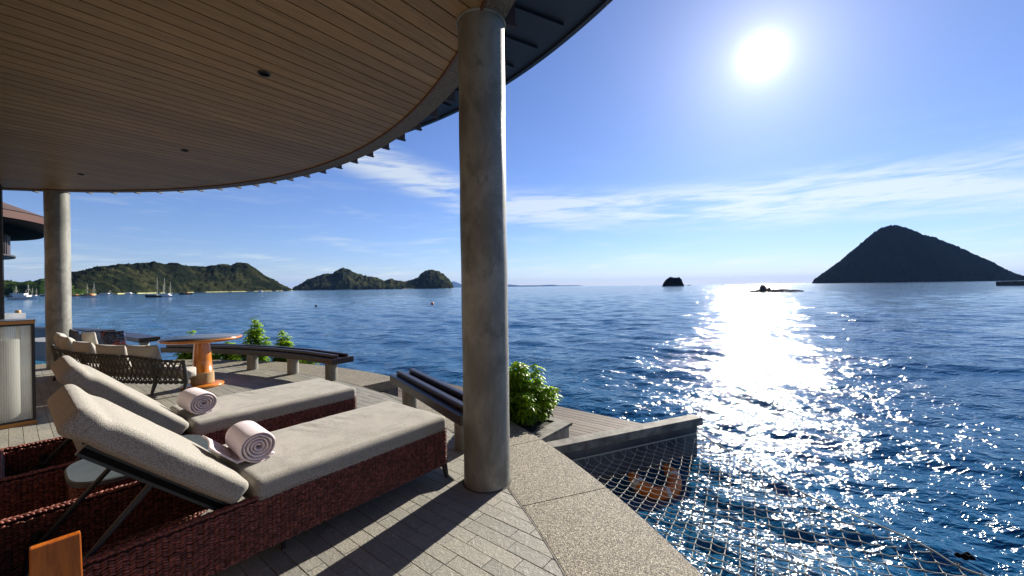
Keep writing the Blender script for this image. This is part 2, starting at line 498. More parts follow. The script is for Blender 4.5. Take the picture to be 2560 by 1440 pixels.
class MB:
    def __init__(s):
        s.v, s.f, s.t, s.sm = [], [], [], []

    def add(s, verts, faces, tint=0.5, smooth=False):
        n = len(s.v)
        s.v.extend([tuple(x) for x in verts])
        s.f.extend([tuple(i + n for i in f) for f in faces])
        s.t.extend([tint] * len(faces))
        s.sm.extend([smooth] * len(faces))
        return s

    def obox(s, c, ax, h, tint=0.5):
        c = Vector(c)
        ax = [Vector(a) for a in ax]
        vs = []
        for k in (-1, 1):
            for j in (-1, 1):
                for i in (-1, 1):
                    vs.append(c + ax[0] * (i * h[0]) + ax[1] * (j * h[1]) + ax[2] * (k * h[2]))
        s.add(vs, [(0, 2, 3, 1), (4, 5, 7, 6), (0, 1, 5, 4), (2, 6, 7, 3), (0, 4, 6, 2), (1, 3, 7, 5)], tint)
        return s

    def box(s, lo, hi, tint=0.5):
        c = [(a + b) / 2 for a, b in zip(lo, hi)]
        h = [(b - a) / 2 for a, b in zip(lo, hi)]
        return s.obox(c, ((1, 0, 0), (0, 1, 0), (0, 0, 1)), h, tint)

    def tube(s, p0, p1, r0, r1=None, n=12, caps=True, tint=0.5):
        r1 = r0 if r1 is None else r1
        return s.path([p0, p1], [r0, r1], n, caps, tint)

    def path(s, pts, r, n=8, caps=True, tint=0.5, smooth=True, closed=False):
        pts = [Vector(p) for p in pts]
        if not hasattr(r, '__len__'):
            r = [r] * len(pts)
        vs, fs = [], []
        prev = None
        for i, p in enumerate(pts):
            if closed:
                d = pts[(i + 1) % len(pts)] - pts[i - 1]
            else:
                d = pts[min(i + 1, len(pts) - 1)] - pts[max(i - 1, 0)]
            d.normalize()
            if prev is None:
                ref = Vector((0, 0, 1)) if abs(d.z) < 0.9 else Vector((1, 0, 0))
                x = d.cross(ref).normalized()
            else:
                x = (prev - d * prev.dot(d)).normalized()
            prev = x
            y = d.cross(x)
            for k in range(n):
                a = 2 * math.pi * k / n
                vs.append(p + (x * math.cos(a) + y * math.sin(a)) * r[i])
        m = len(pts)
        for i in range(m if closed else m - 1):
            j = (i + 1) % m
            for k in range(n):
                fs.append((i * n + k, i * n + (k + 1) % n, j * n + (k + 1) % n, j * n + k))
        s.add(vs, fs, tint, smooth)
        if caps and not closed:
            s.add(vs[:n], [tuple(range(n))[::-1]], tint)
            s.add(vs[-n:], [tuple(range(n))], tint)
        return s

    def prism(s, poly, z0, z1, tint=0.5, bottom=True):
        n = len(poly)
        vs = [(p[0], p[1], z0) for p in poly] + [(p[0], p[1], z1) for p in poly]
        fs = [tuple(range(n, 2 * n))] + [(i, (i + 1) % n, (i + 1) % n + n, i + n) for i in range(n)]
        if bottom:
            fs.append(tuple(range(n))[::-1])
        return s.add(vs, fs, tint)

    def ring(s, r0, r1, z0, z1, a0, a1, n, c=None, tint=0.5):
        c = c or CC
        for i in range(n):
            pass
        vs = []
        for i in range(n + 1):
            a = math.radians(a0 + (a1 - a0) * i / n)
            for r in (r0, r1):
                for z in (z0, z1):
                    vs.append((c[0] + r * math.cos(a), c[1] + r * math.sin(a), z))
        fs = []
        for i in range(n):
            k, j = i * 4, i * 4 + 4
            fs += [(k + 1, k + 3, j + 3, j + 1), (k, j, j + 2, k + 2), (k, k + 1, j + 1, j), (k + 2, j + 2, j + 3, k + 3)]
        fs += [(0, 2, 3, 1), (n * 4, n * 4 + 1, n * 4 + 3, n * 4 + 2)]
        return s.add(vs, fs, tint)

    def lathe(s, prof, c, n=32, tint=0.5, smooth=True):
        vs, fs = [], []
        for r, z in prof:
            for k in range(n):
                a = 2 * math.pi * k / n
                vs.append((c[0] + r * math.cos(a), c[1] + r * math.sin(a), c[2] + z))
        for i in range(len(prof) - 1):
            for k in range(n):
                fs.append((i * n + k, i * n + (k + 1) % n, (i + 1) * n + (k + 1) % n, (i + 1) * n + k))
        return s.add(vs, fs, tint, smooth)

    def grid(s, P, tint=0.5, smooth=True):
        nu, nv = len(P), len(P[0])
        vs = [p for row in P for p in row]
        fs = [(i * nv + j, (i + 1) * nv + j, (i + 1) * nv + j + 1, i * nv + j + 1) for i in range(nu - 1) for j in range(nv - 1)]
        return s.add(vs, fs, tint, smooth)

    def build(s, name, material, parent=None, local=False, bevel=0, keep=False, **p):
        me = bpy.data.meshes.new(name)
        if parent is not None and not local:
            off = parent.location
            off = Vector(off)
            if parent.parent is not None:
                off = off + parent.parent.location
            vs = [(x - off.x, y - off.y, z - off.z) for x, y, z in s.v]
            loc = None
        elif parent is None and not keep:
            A = np.array(s.v)
            lo, hi = A.min(0), A.max(0)
            loc = ((lo[0] + hi[0]) / 2, (lo[1] + hi[1]) / 2, lo[2])
            vs = [(x - loc[0], y - loc[1], z - loc[2]) for x, y, z in s.v]
        else:
            vs, loc = s.v, None
        me.from_pydata(vs, [], s.f)
        at_ = me.attributes.new('tint', 'FLOAT', 'FACE')
        at_.data.foreach_set('value', s.t)
        me.polygons.foreach_set('use_smooth', s.sm)
        me.materials.append(material)
        me.update()
        o = bpy.data.objects.new(name, me)
        COL.objects.link(o)
        if loc is not None:
            o.location = loc
        if parent is not None:
            o.parent = parent
        if bevel:
            bm_ = o.modifiers.new('edge', 'BEVEL')
            bm_.width = bevel
            bm_.segments = 2
            bm_.limit_method = 'ANGLE'
        for k, v in p.items():
            o[k] = v
        return o


def clone(o, parent=None):
    c = o.copy()
    COL.objects.link(c)
    c.parent = parent
    for ch in list(o.children):
        clone(ch, c)
    return c


def vnoise(x, y, seed=0):
    """smooth value noise in 0..1 for numpy arrays"""
    xi, yi = np.floor(x).astype(np.int64), np.floor(y).astype(np.int64)
    fx, fy = x - xi, y - yi
    fx, fy = fx * fx * (3 - 2 * fx), fy * fy * (3 - 2 * fy)

    def h(a, b):
        n = (a * 374761393 + b * 668265263 + seed * 1442695041) & 0xffffffff
        n = ((n ^ (n >> 13)) * 1274126177) & 0xffffffff
        return ((n ^ (n >> 16)) & 0xffff) / 65535.0
    return (h(xi, yi) * (1 - fx) + h(xi + 1, yi) * fx) * (1 - fy) + (h(xi, yi + 1) * (1 - fx) + h(xi + 1, yi + 1) * fx) * fy


def fbm(x, y, oct=4, seed=0):
    s, a, tot = 0, 1.0, 0
    for i in range(oct):
        s = s + a * vnoise(x * 2 ** i, y * 2 ** i, seed + i)
        tot += a
        a *= 0.5
    return s / tot


def rounded_box(L, Wd, H, r, nu=24, nv=16, nh=6, puff=0.0, amp=0.0, seed=0, shape=None):
    """cushion: a box with big soft corners, swollen in the middle; centre at 0, returns MB"""
    mb = MB()
    hx, hy, hz = L / 2, Wd / 2, H / 2

    def fin(p):
        q = [max(-h + r, min(h - r, c)) for c, h in zip(p, (hx, hy, hz))]
        d = Vector((p[0] - q[0], p[1] - q[1], p[2] - q[2]))
        if d.length > 1e-9:
            d = d.normalized() * r
        o = Vector(q) + d
        a = (1 - (o.x / hx) ** 4) * (1 - (o.y / hy) ** 4)
        o.z += math.copysign(1, o.z) * puff * max(a, 0) * (abs(o.z) / hz)
        if amp:
            nz = float(fbm(np.array([o.x * 7 + 9 + seed]), np.array([o.y * 7 + 5]), 3, seed)[0]) - 0.5
            o.z += nz * amp * (0.3 + abs(o.z) / hz)
            nx = float(fbm(np.array([o.x * 5 + 3 + seed]), np.array([o.z * 14 + o.y * 4 + 5]), 3, seed + 5)[0]) - 0.5
            o.y += nx * amp * 0.7 * (abs(o.y) / hy)
        if shape:
            o = shape(o)
        return o

    def dens(n, h):
        # more points near the rounded rims
        t = [-1 + 2 * i / n for i in range(n + 1)]
        return [h * math.copysign(abs(x) ** 0.75, x) for x in t]
    xs, ys, zs = dens(nu, hx), dens(nv, hy), dens(nh, hz)
    for sg in (-1, 1):
        P = [[fin((x, y, sg * hz)) for y in ys] for x in xs]
        mb.grid(P if sg > 0 else [row[::-1] for row in P])
        P = [[fin((x, sg * hy, z)) for z in zs] for x in xs]
        mb.grid(P if sg < 0 else [row[::-1] for row in P])
        P = [[fin((sg * hx, y, z)) for z in zs] for y in ys]
        mb.grid(P if sg > 0 else [row[::-1] for row in P])
    return mb


def weld(o):
    import bmesh
    b = bmesh.new()
    b.from_mesh(o.data)
    bmesh.ops.remove_doubles(b, verts=b.verts, dist=0.0004)
    bmesh.ops.recalc_face_normals(b, faces=b.faces)
    b.to_mesh(o.data)
    b.free()
    return o


# ------------------------------------------------------------------ plan of the terrace
CC = (-7.4, -0.1)                      # the pavilion's centre
U = Vector((0.6225, 0.7826, 0))        # towards the sea, along the loungers
V = Vector((-0.7826, 0.6225, 0))       # along the house wall
R_PAVE, R_CURB = 7.93, 8.59
WATER = -0.60


def AB(a, b, z=0.0):
    p = U * a + V * b
    return Vector((p.x, p.y, z))


def toAB(p):
    return (p[0] * U.x + p[1] * U.y, p[0] * V.x + p[1] * V.y)


def pol(r, deg, z=0.0):
    a = math.radians(deg)
    return Vector((CC[0] + r * math.cos(a), CC[1] + r * math.sin(a), z))


def clip_circle(poly, r, n=240):
    """cut a convex polygon (x, y) with the disc of radius r round CC"""
    out = list(poly)
    ds = [math.hypot(p[0] - CC[0], p[1] - CC[1]) for p in out]
    if max(ds) <= r:
        return out
    if min(ds) > r + 0.35 and len(out) <= 4 and max(abs(out[0][0] - out[2][0]), abs(out[0][1] - out[2][1])) < 1:
        return []
    step = 1.5
    angs = [math.degrees(math.atan2(p[1] - CC[1], p[0] - CC[0])) for p in out]
    lo, hi = min(angs) - 2, max(angs) + 2
    if hi - lo > 180:
        lo, hi = -180, 180
    k = lo
    while k <= hi:
        nx, ny = math.cos(math.radians(k)), math.sin(math.radians(k))
        res = []
        for i in range(len(out)):
            p, q = out[i], out[(i + 1) % len(out)]
            dp = (p[0] - CC[0]) * nx + (p[1] - CC[1]) * ny - r
            dq = (q[0] - CC[0]) * nx + (q[1] - CC[1]) * ny - r
            if dp <= 0:
                res.append(p)
            if dp * dq < 0:
                t = dp / (dp - dq)
                res.append((p[0] + (q[0] - p[0]) * t, p[1] + (q[1] - p[1]) * t))
        out = res
        if len(out) < 3:
            return []
        k += step
    return out


# ------------------------------------------------------------------ sea
def make_sea():
    radii = [1.0]
    while radii[-1] < 25000:
        r = radii[-1]
        radii.append(r + max(0.03, r * (0.0065 if r < 150 else 0.02 if r < 1500 else 0.08)))
    radii = np.array(radii)
    angs = np.concatenate([np.arange(-180, -66, 3.0), np.arange(-66, 66, 0.27), np.arange(66, 180.1, 3.0)])
    Rr, A = np.meshgrid(radii, np.radians(angs), indexing='ij')
    Xw, Yw = Rr * np.sin(A), Rr * np.cos(A)
    Zw = np.zeros_like(Xw)
    rs = np.random.RandomState(11)
    for i in range(110):
        lam = 0.13 * (4.5 / 0.13) ** rs.rand()
        th = math.radians(205 + rs.randn() * 34)
        k = 2 * math.pi / lam
        amp = 0.0031 * lam ** 0.72 * (0.6 + 0.8 * rs.rand())
        cell = np.maximum(Rr * 0.0068, 0.03)
        fade = np.clip((lam / cell - 2.5) / 4.0, 0, 1)
        Zw += fade * amp * np.sin(k * (Xw * math.sin(th) + Yw * math.cos(th)) + rs.rand() * 6.28)
    grp = 0.65 + 0.8 * fbm(Xw / 5.0 + 50, Yw / 3.0 + 50, 2, 3)
    Zw = Zw * grp
    n, mcol = Rr.shape
    co = np.stack([Xw, Yw, Zw + WATER], -1).reshape(-1, 3)
    i, j = np.meshgrid(np.arange(n - 1), np.arange(mcol - 1), indexing='ij')
    a = (i * mcol + j).ravel()
    faces = np.stack([a, a + 1, a + mcol + 1, a + mcol], -1)
    me = bpy.data.meshes.new('sea')
    me.vertices.add(len(co))
    me.vertices.foreach_set('co', co.ravel())
    me.loops.add(faces.size)
    me.loops.foreach_set('vertex_index', faces.ravel())
    me.polygons.add(len(faces))
    me.polygons.foreach_set('loop_start', np.arange(0, faces.size, 4))
    me.polygons.foreach_set('loop_total', np.full(len(faces), 4))
    me.polygons.foreach_set('use_smooth', np.ones(len(faces), bool))
    me.materials.append(M['water'])
    me.update()
    me.validate()
    # faces point up
    if me.polygons[0].normal.z < 0:
        me.flip_normals()
    o = bpy.data.objects.new('sea', me)
    COL.objects.link(o)
    tag(o, kind='structure', label='rippled blue sea glittering under the sun out to the horizon')


make_sea()


# ------------------------------------------------------------------ hills and islands
def make_land(name, prof, dist, depth, material, label, nu=300, nv=46, rough=1.0, tree=2.0, seed=1, base_sink=1.0):
    """prof: (px, py) of the skyline; dist(px): metres to its shore; depth: metres from shore to far side"""
    prof = sorted(prof)
    pxs = np.linspace(prof[0][0], prof[-1][0], nu)
    pys = np.interp(pxs, [p[0] for p in prof], [p[1] for p in prof])
    P = np.zeros((nu, nv, 3))
    for i, (px, py) in enumerate(zip(pxs, pys)):
        d = ray(float(px), float(py))
        el_ = d.z / d.y
        D0 = dist(px)
        w_ = depth(px) if callable(depth) else depth
        Dm = D0 + w_ * 0.5
        H = max(CAM_H + el_ * Dm - WATER, 0.0) - tree * 1.0
        H = max(H, 0.0)
        t = np.linspace(0, 1, nv)
        shp = np.sin(np.pi * t) ** 0.85
        Dd = D0 + w_ * t
        P[i, :, 0] = d.x / d.y * Dd
        P[i, :, 1] = Dd
        P[i, :, 2] = H * shp
    t = np.linspace(0, 1, nv)[None, :]
    front = np.clip(1 - np.abs(t - 0.5) * 2, 0, 1)
    gully = (fbm(P[:, :, 0] / (26 * rough) + 100, P[:, :, 1] / (40 * rough) + 100, 3, seed) - 0.5)
    P[:, :, 2] *= 1 + gully * 0.42 * np.clip((1 - front) * 3, 0, 1) * 1.2
    bl = vnoise(P[:, :, 0] / (tree * 1.3) + 500, P[:, :, 1] / (tree * 2.2) + 500, seed + 9)
    bl2 = vnoise(P[:, :, 0] / (tree * 3.1) + 300, P[:, :, 1] / (tree * 5.0) + 300, seed + 19)
    edge = np.clip(P[:, :, 2] / (tree * 1.2), 0, 1)
    P[:, :, 2] += (bl ** 1.5 * 1.3 + bl2 ** 2 * 0.8) * tree * edge
    P[:, :, 2] += WATER - base_sink * (1 - np.clip(P[:, :, 2] * 2, 0, 1)) * np.clip(0.2 - 0, 0, 1)
    mb = MB()
    mb.grid([[tuple(q) for q in row] for row in P.tolist()])
    lo = P.reshape(-1, 3).min(0)
    hi = P.reshape(-1, 3).max(0)
    o = mb.build(name, material, None, kind='structure', label=label)
    return o


M['hill_green'] = mat('wooded_hill', (0.06, 0.08, 0.03), 1.0, 0.0, f_hill((0.010, 0.014, 0.008), (0.040, 0.042, 0.018), 0.035))
M['hill_far'] = mat('wooded_island', (0.05, 0.06, 0.03), 1.0, 0.0, f_hill((0.020, 0.025, 0.017), (0.055, 0.060, 0.028), 0.018))
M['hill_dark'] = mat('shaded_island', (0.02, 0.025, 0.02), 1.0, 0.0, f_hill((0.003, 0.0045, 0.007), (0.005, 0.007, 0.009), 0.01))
M['hill_near'] = mat('green_shore', (0.05, 0.09, 0.02), 1.0, 0.0, f_hill((0.018, 0.035, 0.009), (0.05, 0.075, 0.02), 0.05))

make_land('coast', [(-160, 704), (-60, 700), (15, 700), (40, 704), (74, 702), (116, 701), (150, 706), (200, 720), (235, 733)],
          lambda p: 285 + (p > 100) * (p - 100) * 0.3, 90, M['hill_near'], 'low green wooded shore behind the moored white boats', nu=200, tree=2.2, seed=4)
make_land('hill', [(96, 700), (130, 694), (165, 685), (183, 682), (208, 678.5), (237, 672), (275, 665), (297, 660), (326, 662), (340, 661), (371, 658.5),
                   (388, 656), (411, 661), (444, 659.5), (474, 667), (496, 668), (533, 665), (563, 661.5), (577, 664), (592, 655.5),
                   (615, 658), (640, 671), (659, 687), (681, 699), (704, 711), (720, 718.6), (735, 724.5)],
          lambda p: 330 + max(p - 190, 0) * 0.75, 240, M['hill_green'],
          'long hill covered in dark green trees behind the anchored boats', nu=520, nv=80, tree=2.4, seed=2)
make_land('island', [(727, 723), (749, 711), (775, 698), (794, 689.7), (816, 685), (831, 687), (841, 677.5), (857, 671), (872, 674),
                     (893, 685), (908, 689.7), (940, 693.4), (962, 703), (977, 697), (990, 702), (1015, 704.7), (1043, 696), (1056, 681),
                     (1075, 673.4), (1094, 677.5), (1109, 686), (1124, 700), (1132, 712), (1135, 720)],
          lambda p: 1000 + (p - 730) * 0.3, 380, M['hill_far'],
          'rocky green island with two rounded humps across the bay', nu=330, nv=50, tree=4.0, seed=8)
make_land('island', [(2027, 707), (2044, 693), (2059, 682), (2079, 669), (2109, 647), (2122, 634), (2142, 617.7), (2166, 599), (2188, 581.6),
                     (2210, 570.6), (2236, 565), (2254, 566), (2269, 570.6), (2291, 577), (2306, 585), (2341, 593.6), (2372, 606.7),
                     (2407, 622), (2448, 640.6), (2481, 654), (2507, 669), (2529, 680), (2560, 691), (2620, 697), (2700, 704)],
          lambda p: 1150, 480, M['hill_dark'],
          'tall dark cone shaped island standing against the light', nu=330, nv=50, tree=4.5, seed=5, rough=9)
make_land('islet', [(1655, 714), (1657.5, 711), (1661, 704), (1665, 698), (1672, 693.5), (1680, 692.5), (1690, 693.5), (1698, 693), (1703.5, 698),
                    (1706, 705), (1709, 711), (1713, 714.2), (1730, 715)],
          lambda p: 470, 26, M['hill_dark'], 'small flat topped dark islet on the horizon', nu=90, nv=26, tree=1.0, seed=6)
make_land('mountains', [(1120, 706), (1135, 703), (1150, 709), (1180, 714), (1230, 713), (1275, 711), (1300, 713.5), (1345, 713), (1380, 711.5), (1400, 713.4), (1440, 713), (1470, 715)],
          lambda p: 19000, 3000, M['hill_far'], 'very faint blue mountains far beyond the sea', nu=120, nv=12, tree=10, seed=16)


# reef: rounded rocks breaking the surface
def rock(mb, c, s, seed):
    rs = random.Random(seed)
    n, k = 9, 6
    P = []
    for i in range(n + 1):
        row = []
        th = math.pi * i / n * 0.62
        for j in range(k * 2 + 1):
            ph = math.pi * j / k
            rr = 1 + 0.22 * math.sin(3 * ph + seed) * math.sin(th) + 0.12 * math.sin(5 * ph + seed * 2 + th * 4)
            row.append((c[0] + s[0] * rr * math.sin(th) * math.cos(ph), c[1] + s[1] * rr * math.sin(th) * math.sin(ph), c[2] + s[2] * rr * (math.cos(th) + 0.35)))
        P.append(row)
    mb.grid(P)


rk = empty('reef', at(1938, 731, WATER), kind='structure', label='low line of dark rocks in the glittering sea')
for i, (px, wpx, hpx) in enumerate([(1879, 7, 3), (1888, 6, 3), (1894, 4, 4), (1909, 9, 14), (1925, 6, 9), (1918, 14, 7), (1936, 10, 4.5), (1950, 7, 5), (1961, 9, 4.5), (1972, 9, 3.2), (1985, 8, 3.5), (1995, 6, 2.6), (2004, 4, 2)]):
    D = 95 + (i % 3) * 1.2
    c = far(px, 715, D)
    mb = MB()
    rock(mb, (c.x, c.y, WATER - 0.1), (wpx * D / 1000, wpx * D / 1100, (hpx + 1.6) * D / 1000 / 1.25), i + 3)
    mb.build('rock', M['rock'], rk)

# dark stone jetty reaching in from the right
mb = MB()
for i in range(9):
    p = far(2508 + 9 + i * 16, 704, 150)
    mb.obox((p.x + 0.0, 150 + (i % 2) * 0.25, WATER + 0.75 + (i % 3) * 0.05), ((1, 0, 0), (0, 1, 0), (0, 0, 1)), (1.19, 2.4, 0.85))
mb.build('jetty', M['rock'], None, label='dark stone jetty at the foot of the cone island', category='jetty')


# ------------------------------------------------------------------ terrace floor
def fproj(p):
    d = Vector(p) - Vector((0, 0, CAM_H))
    y = d.dot(FW)
    if y < 0.2:
        return None
    return (1280 + 1000 * d.dot(RT) / y, 720 - 1000 * d.dot(UP) / y)


floor = empty('terrace_floor', (0, 0, 0), kind='structure', label='terrace paved with narrow grey beige stones laid in rows')
mb = MB()
gp = [pol(R_PAVE, a) for a in range(-70, 118, 2)]
gp = [(p.x, p.y) for p in gp]
# bedding slab: the sector of the disc in front of the house
slab = [q for q in gp if toAB(q)[0] > -0.45]
first, last = toAB(slab[0]), toAB(slab[-1])
slab = [tuple(AB(-0.45, first[1])[:2])] + slab + [tuple(AB(-0.45, last[1])[:2])]
mb.prism(slab, -0.35, -0.006)
mb.build('grout_bed', M['grout'], floor)

stones = []
a = -0.40
row = 0
while a < 3.3:
    b = -2.2 - rnd.random() * 0.25
    while b < 13.4:
        L = rnd.choice((0.24, 0.28, 0.30, 0.34))
        g = 0.0015
        poly = [tuple(AB(a + g, b + g)[:2]), tuple(AB(a + 0.095 - g, b + g)[:2]), tuple(AB(a + 0.095 - g, b + L - g)[:2]), tuple(AB(a + g, b + L - g)[:2])]
        poly = poly[::-1] if False else poly
        pc = clip_circle(poly, R_PAVE - 0.006)
        if len(pc) >= 3:
            cx = sum(p[0] for p in pc) / len(pc)
            cy = sum(p[1] for p in pc) / len(pc)
            if cy > -1.5:
                stones.append((pc, cx, cy))
        b += L
    a += 0.095
    row += 1


def stone_mesh(mb, pc, z, tilt, tint):
    cx = sum(p[0] for p in pc) / len(pc)
    cy = sum(p[1] for p in pc) / len(pc)
    n = len(pc)
    c = 0.0022
    top = []
    for p in pc:
        dx, dy = cx - p[0], cy - p[1]
        d = math.hypot(dx, dy) or 1
        top.append((p[0] + dx / d * c * 1.6, p[1] + dy / d * c * 1.6, z + tilt[0] * (p[0] - cx) + tilt[1] * (p[1] - cy)))
    low = [(p[0], p[1], z - c) for p in pc]
    bot = [(p[0], p[1], -0.0062) for p in pc]
    vs = top + low + bot
    # orientation: area sign
    ar = sum(pc[i][0] * pc[(i + 1) % n][1] - pc[(i + 1) % n][0] * pc[i][1] for i in range(n))
    fs = [tuple(range(n))]
    for k in (0, 1):
        fs += [(k * n + i, (k + 1) * n + i, (k + 1) * n + (i + 1) % n, k * n + (i + 1) % n) for i in range(n)]
    if ar < 0:
        fs = [f[::-1] for f in fs]
    mb.add(vs, fs, tint)


def share(pc):
    q = [fproj((p[0], p[1], 0)) for p in pc]
    if any(x is None for x in q):
        return 0
    cxp, cyp = sum(x[0] for x in q) / len(q), sum(x[1] for x in q) / len(q)
    if not (-10 < cxp < 2570 and cyp < 1450):
        return 0
    # stones wholly under the loungers are hidden
    n = len(q)
    return abs(sum(q[i][0] * q[(i + 1) % n][1] - q[(i + 1) % n][0] * q[i][1] for i in range(n))) / 2


sh = [(share(s[0]), i) for i, s in enumerate(stones)]
sh.sort(reverse=True)
nearest = set(i for _, i in sh[:298])
rest = MB()
for i, (pc, cx, cy) in enumerate(stones):
    z = rnd.uniform(-0.0012, 0.0012)
    tilt = (rnd.uniform(-1, 1) * 0.006, rnd.uniform(-1, 1) * 0.006)
    tn = rnd.random()
    if i in nearest:
        mb = MB()
        stone_mesh(mb, pc, z, tilt, tn)
        mb.build('paving_stone', M['paving'], floor)
    else:
        stone_mesh(rest, pc, z, tilt, tn)
rest.build('paving_stones', M['paving'], floor, kind='stuff')

# thin metal edging between paving and kerb
mb = MB()
mb.ring(R_PAVE - 0.004, R_PAVE + 0.004, -0.05, 0.0015, -60, 112, 240)
mb.build('edging', M['beam'], floor)

# kerb of washed pebble slabs, with an opening for the steps down to the timber deck
GAP0, GAP1 = 41.2, 49.6
kerb = empty('terrace_kerb', (0, 0, 0), kind='structure', label='curved kerb of washed pebble concrete slabs round the terrace')


def kerb_run(a0, a1, cuts):
    cuts = sorted(cuts)
    edges = [a0] + [c for c in cuts if a0 < c < a1] + [a1]
    for i in range(len(edges) - 1):
        g = 0.018
        s0, s1 = edges[i] + (g if i else 0), edges[i + 1] - (g if i < len(edges) - 2 else 0)
        n = max(6, int((s1 - s0) * 1.2))
        mb = MB()
        mb.ring(R_PAVE + 0.006, R_CURB, -0.14, 0.0, s0, s1, n, tint=rnd.random())
        mb.build('kerb_slab', M['aggregate'], kerb, bevel=0.004)


s_seam = 20.2
kerb_run(-50, GAP0, [s_seam + 6.75 * k for k in range(-10, 3)])
kerb_run(GAP1, 112, [GAP1 + 7.1 * k for k in range(1, 9)])
mb = MB()
mb.ring(R_PAVE + 0.01, R_CURB - 0.02, -2.6, -0.141, -50, GAP0 - 0.1, 90)
mb.ring(R_PAVE + 0.01, R_CURB - 0.02, -2.6, -0.141, GAP1 + 0.1, 112, 90)
mb.ring(R_PAVE - 0.35, R_PAVE - 0.02, -2.6, -0.36, -50, 112, 90)
mb.build('sea_wall', M['seawall'], None, kind='structure', label='grey concrete sea wall below the terrace kerb')

# step inside the opening
mb = MB()
mb.ring(R_PAVE + 0.012, R_PAVE + 0.34, -0.30, -0.15, GAP0 + 0.05, GAP1 - 0.05, 14)
mb.build('step', M['beam'], None, bevel=0.006, label='single timber step down from the terrace between the benches', category='step')

# lower timber deck: boards run along V
DECK_Z = -0.29
deck = empty('timber_deck', AB(4.2, 4.0, DECK_Z), kind='structure', label='lower deck of weathered brown timber boards beside the sea')
a = 2.9
while a < 4.9:
    wv = 0.085
    # inner end follows the sea wall
    pts = []
    segs = []
    b0, b1 = 0.35, 6.4
    # the netting beam ends the deck
    bm0 = pol(8.6, 28.3)
    ba, bb = toAB(bm0)
    t_ = toAB(pol(11.2, 28.3))
    f_ = (a + wv / 2 - ba) / (t_[0] - ba)
    b0 = bb + (t_[1] - bb) * f_
    ca, cb = toAB(CC)
    # far from the centre everywhere else than the curved wall
    rr = (R_CURB + 0.005) ** 2 - (a + wv - ca) ** 2
    lim = None
    if rr > 0:
        s_ = math.sqrt(rr)
        lo_, hi_ = cb - s_, cb + s_
        # two pieces outside the disc: take the part below lo_
        spans = [(b0, lo_)] if lo_ > b0 else []
        # in the opening the boards run on to the step
        for (q0, q1) in ((GAP0 + 0.2, GAP1 - 0.2),):
            bbs = [toAB(pol(r_, g_)) for r_ in np.linspace(R_PAVE + 0.37, R_CURB, 8) for g_ in np.linspace(q0, q1, 12)]
            ok = [x[1] for x in bbs if abs(x[0] - (a + wv / 2)) < 0.05]
            if ok:
                spans.append((min(ok), max(ok)))
    else:
        spans = [(b0, b1)]
    for (x0, x1) in spans:
        if x1 - x0 > 0.05:
            mb = MB()
            g = 0.004
            mb.prism([tuple(AB(a + g, x0)[:2]), tuple(AB(a + wv - g, x0)[:2]), tuple(AB(a + wv - g, x1)[:2]), tuple(AB(a + g, x1)[:2])], DECK_Z - 0.03, DECK_Z + rnd.uniform(-0.001, 0.001), rnd.random())
            mb.build('deck_board', M['deck'], deck)
    a += wv
mb = MB()
for aa in (3.6, 4.15, 4.7):
    mb.obox(AB(aa, 4.3, DECK_Z - 0.10), (U, V, (0, 0, 1)), (0.05, 1.9 if aa > 4 else 1.0, 0.068))
for bb in (2.6, 3.6, 5.0, 6.0):
    for aa in (4.15, 4.72):
        p = AB(aa, bb)
        mb.tube((p.x, p.y, -2.5), (p.x, p.y, DECK_Z - 0.17), 0.07, n=10)
mb.build('deck_joists', M['seawall'], deck)

# ------------------------------------------------------------------ pavilion roof over the terrace
CZ = 3.41
ceil = empty('ceiling', (0, 0, 0), kind='structure', label='round ceiling of long narrow teak boards over the terrace')
b = -2.1
R_CEIL = 7.765
ca, cb = toAB(CC)
while b < 13.55:
    g = 0.0065
    dl = [max(0, (R_CEIL) ** 2 - (x - cb) ** 2) for x in (b, b + 0.1505)]
    if min(dl) > 0.01:
        a_hi = ca + math.sqrt(max(dl))
        a_lo = max(ca - math.sqrt(min(dl)), -6.0)
        poly = [tuple(AB(a_lo, b + g)[:2]), tuple(AB(a_hi + 0.3, b + g)[:2]), tuple(AB(a_hi + 0.3, b + 0.1505 - g)[:2]), tuple(AB(a_lo, b + 0.1505 - g)[:2])]
        # cut only at the seaward rim
        pc = poly
        a1 = ca + math.sqrt(max(R_CEIL ** 2 - (b + g - cb) ** 2, 0))
        a2 = ca + math.sqrt(max(R_CEIL ** 2 - (b + 0.1505 - g - cb) ** 2, 0))
        am = ca + math.sqrt(max(R_CEIL ** 2 - (b + 0.0752 - cb) ** 2, 0))
        pc = [poly[0], tuple(AB(a1, b + g)[:2]), tuple(AB(am, b + 0.0752)[:2]), tuple(AB(a2, b + 0.1505 - g)[:2]), poly[3]]
        mb = MB()
        mb.prism(pc, CZ, CZ + 0.03, rnd.random())
        mb.build('ceiling_board', M['plank'], ceil)
    b += 0.1505
mb = MB()
mb.prism([(CC[0] + 7.80 * math.cos(t * math.pi / 60), CC[1] + 7.80 * math.sin(t * math.pi / 60)) for t in range(120)], CZ + 0.032, CZ + 0.05)
mb.build('backing', M['black'], ceil)
mb = MB()
mb.ring(R_CEIL + 0.002, R_CEIL + 0.022, CZ - 0.018, CZ + 0.015, -70, 125, 200)
mb.build('rim_trim', M['trim'], ceil)

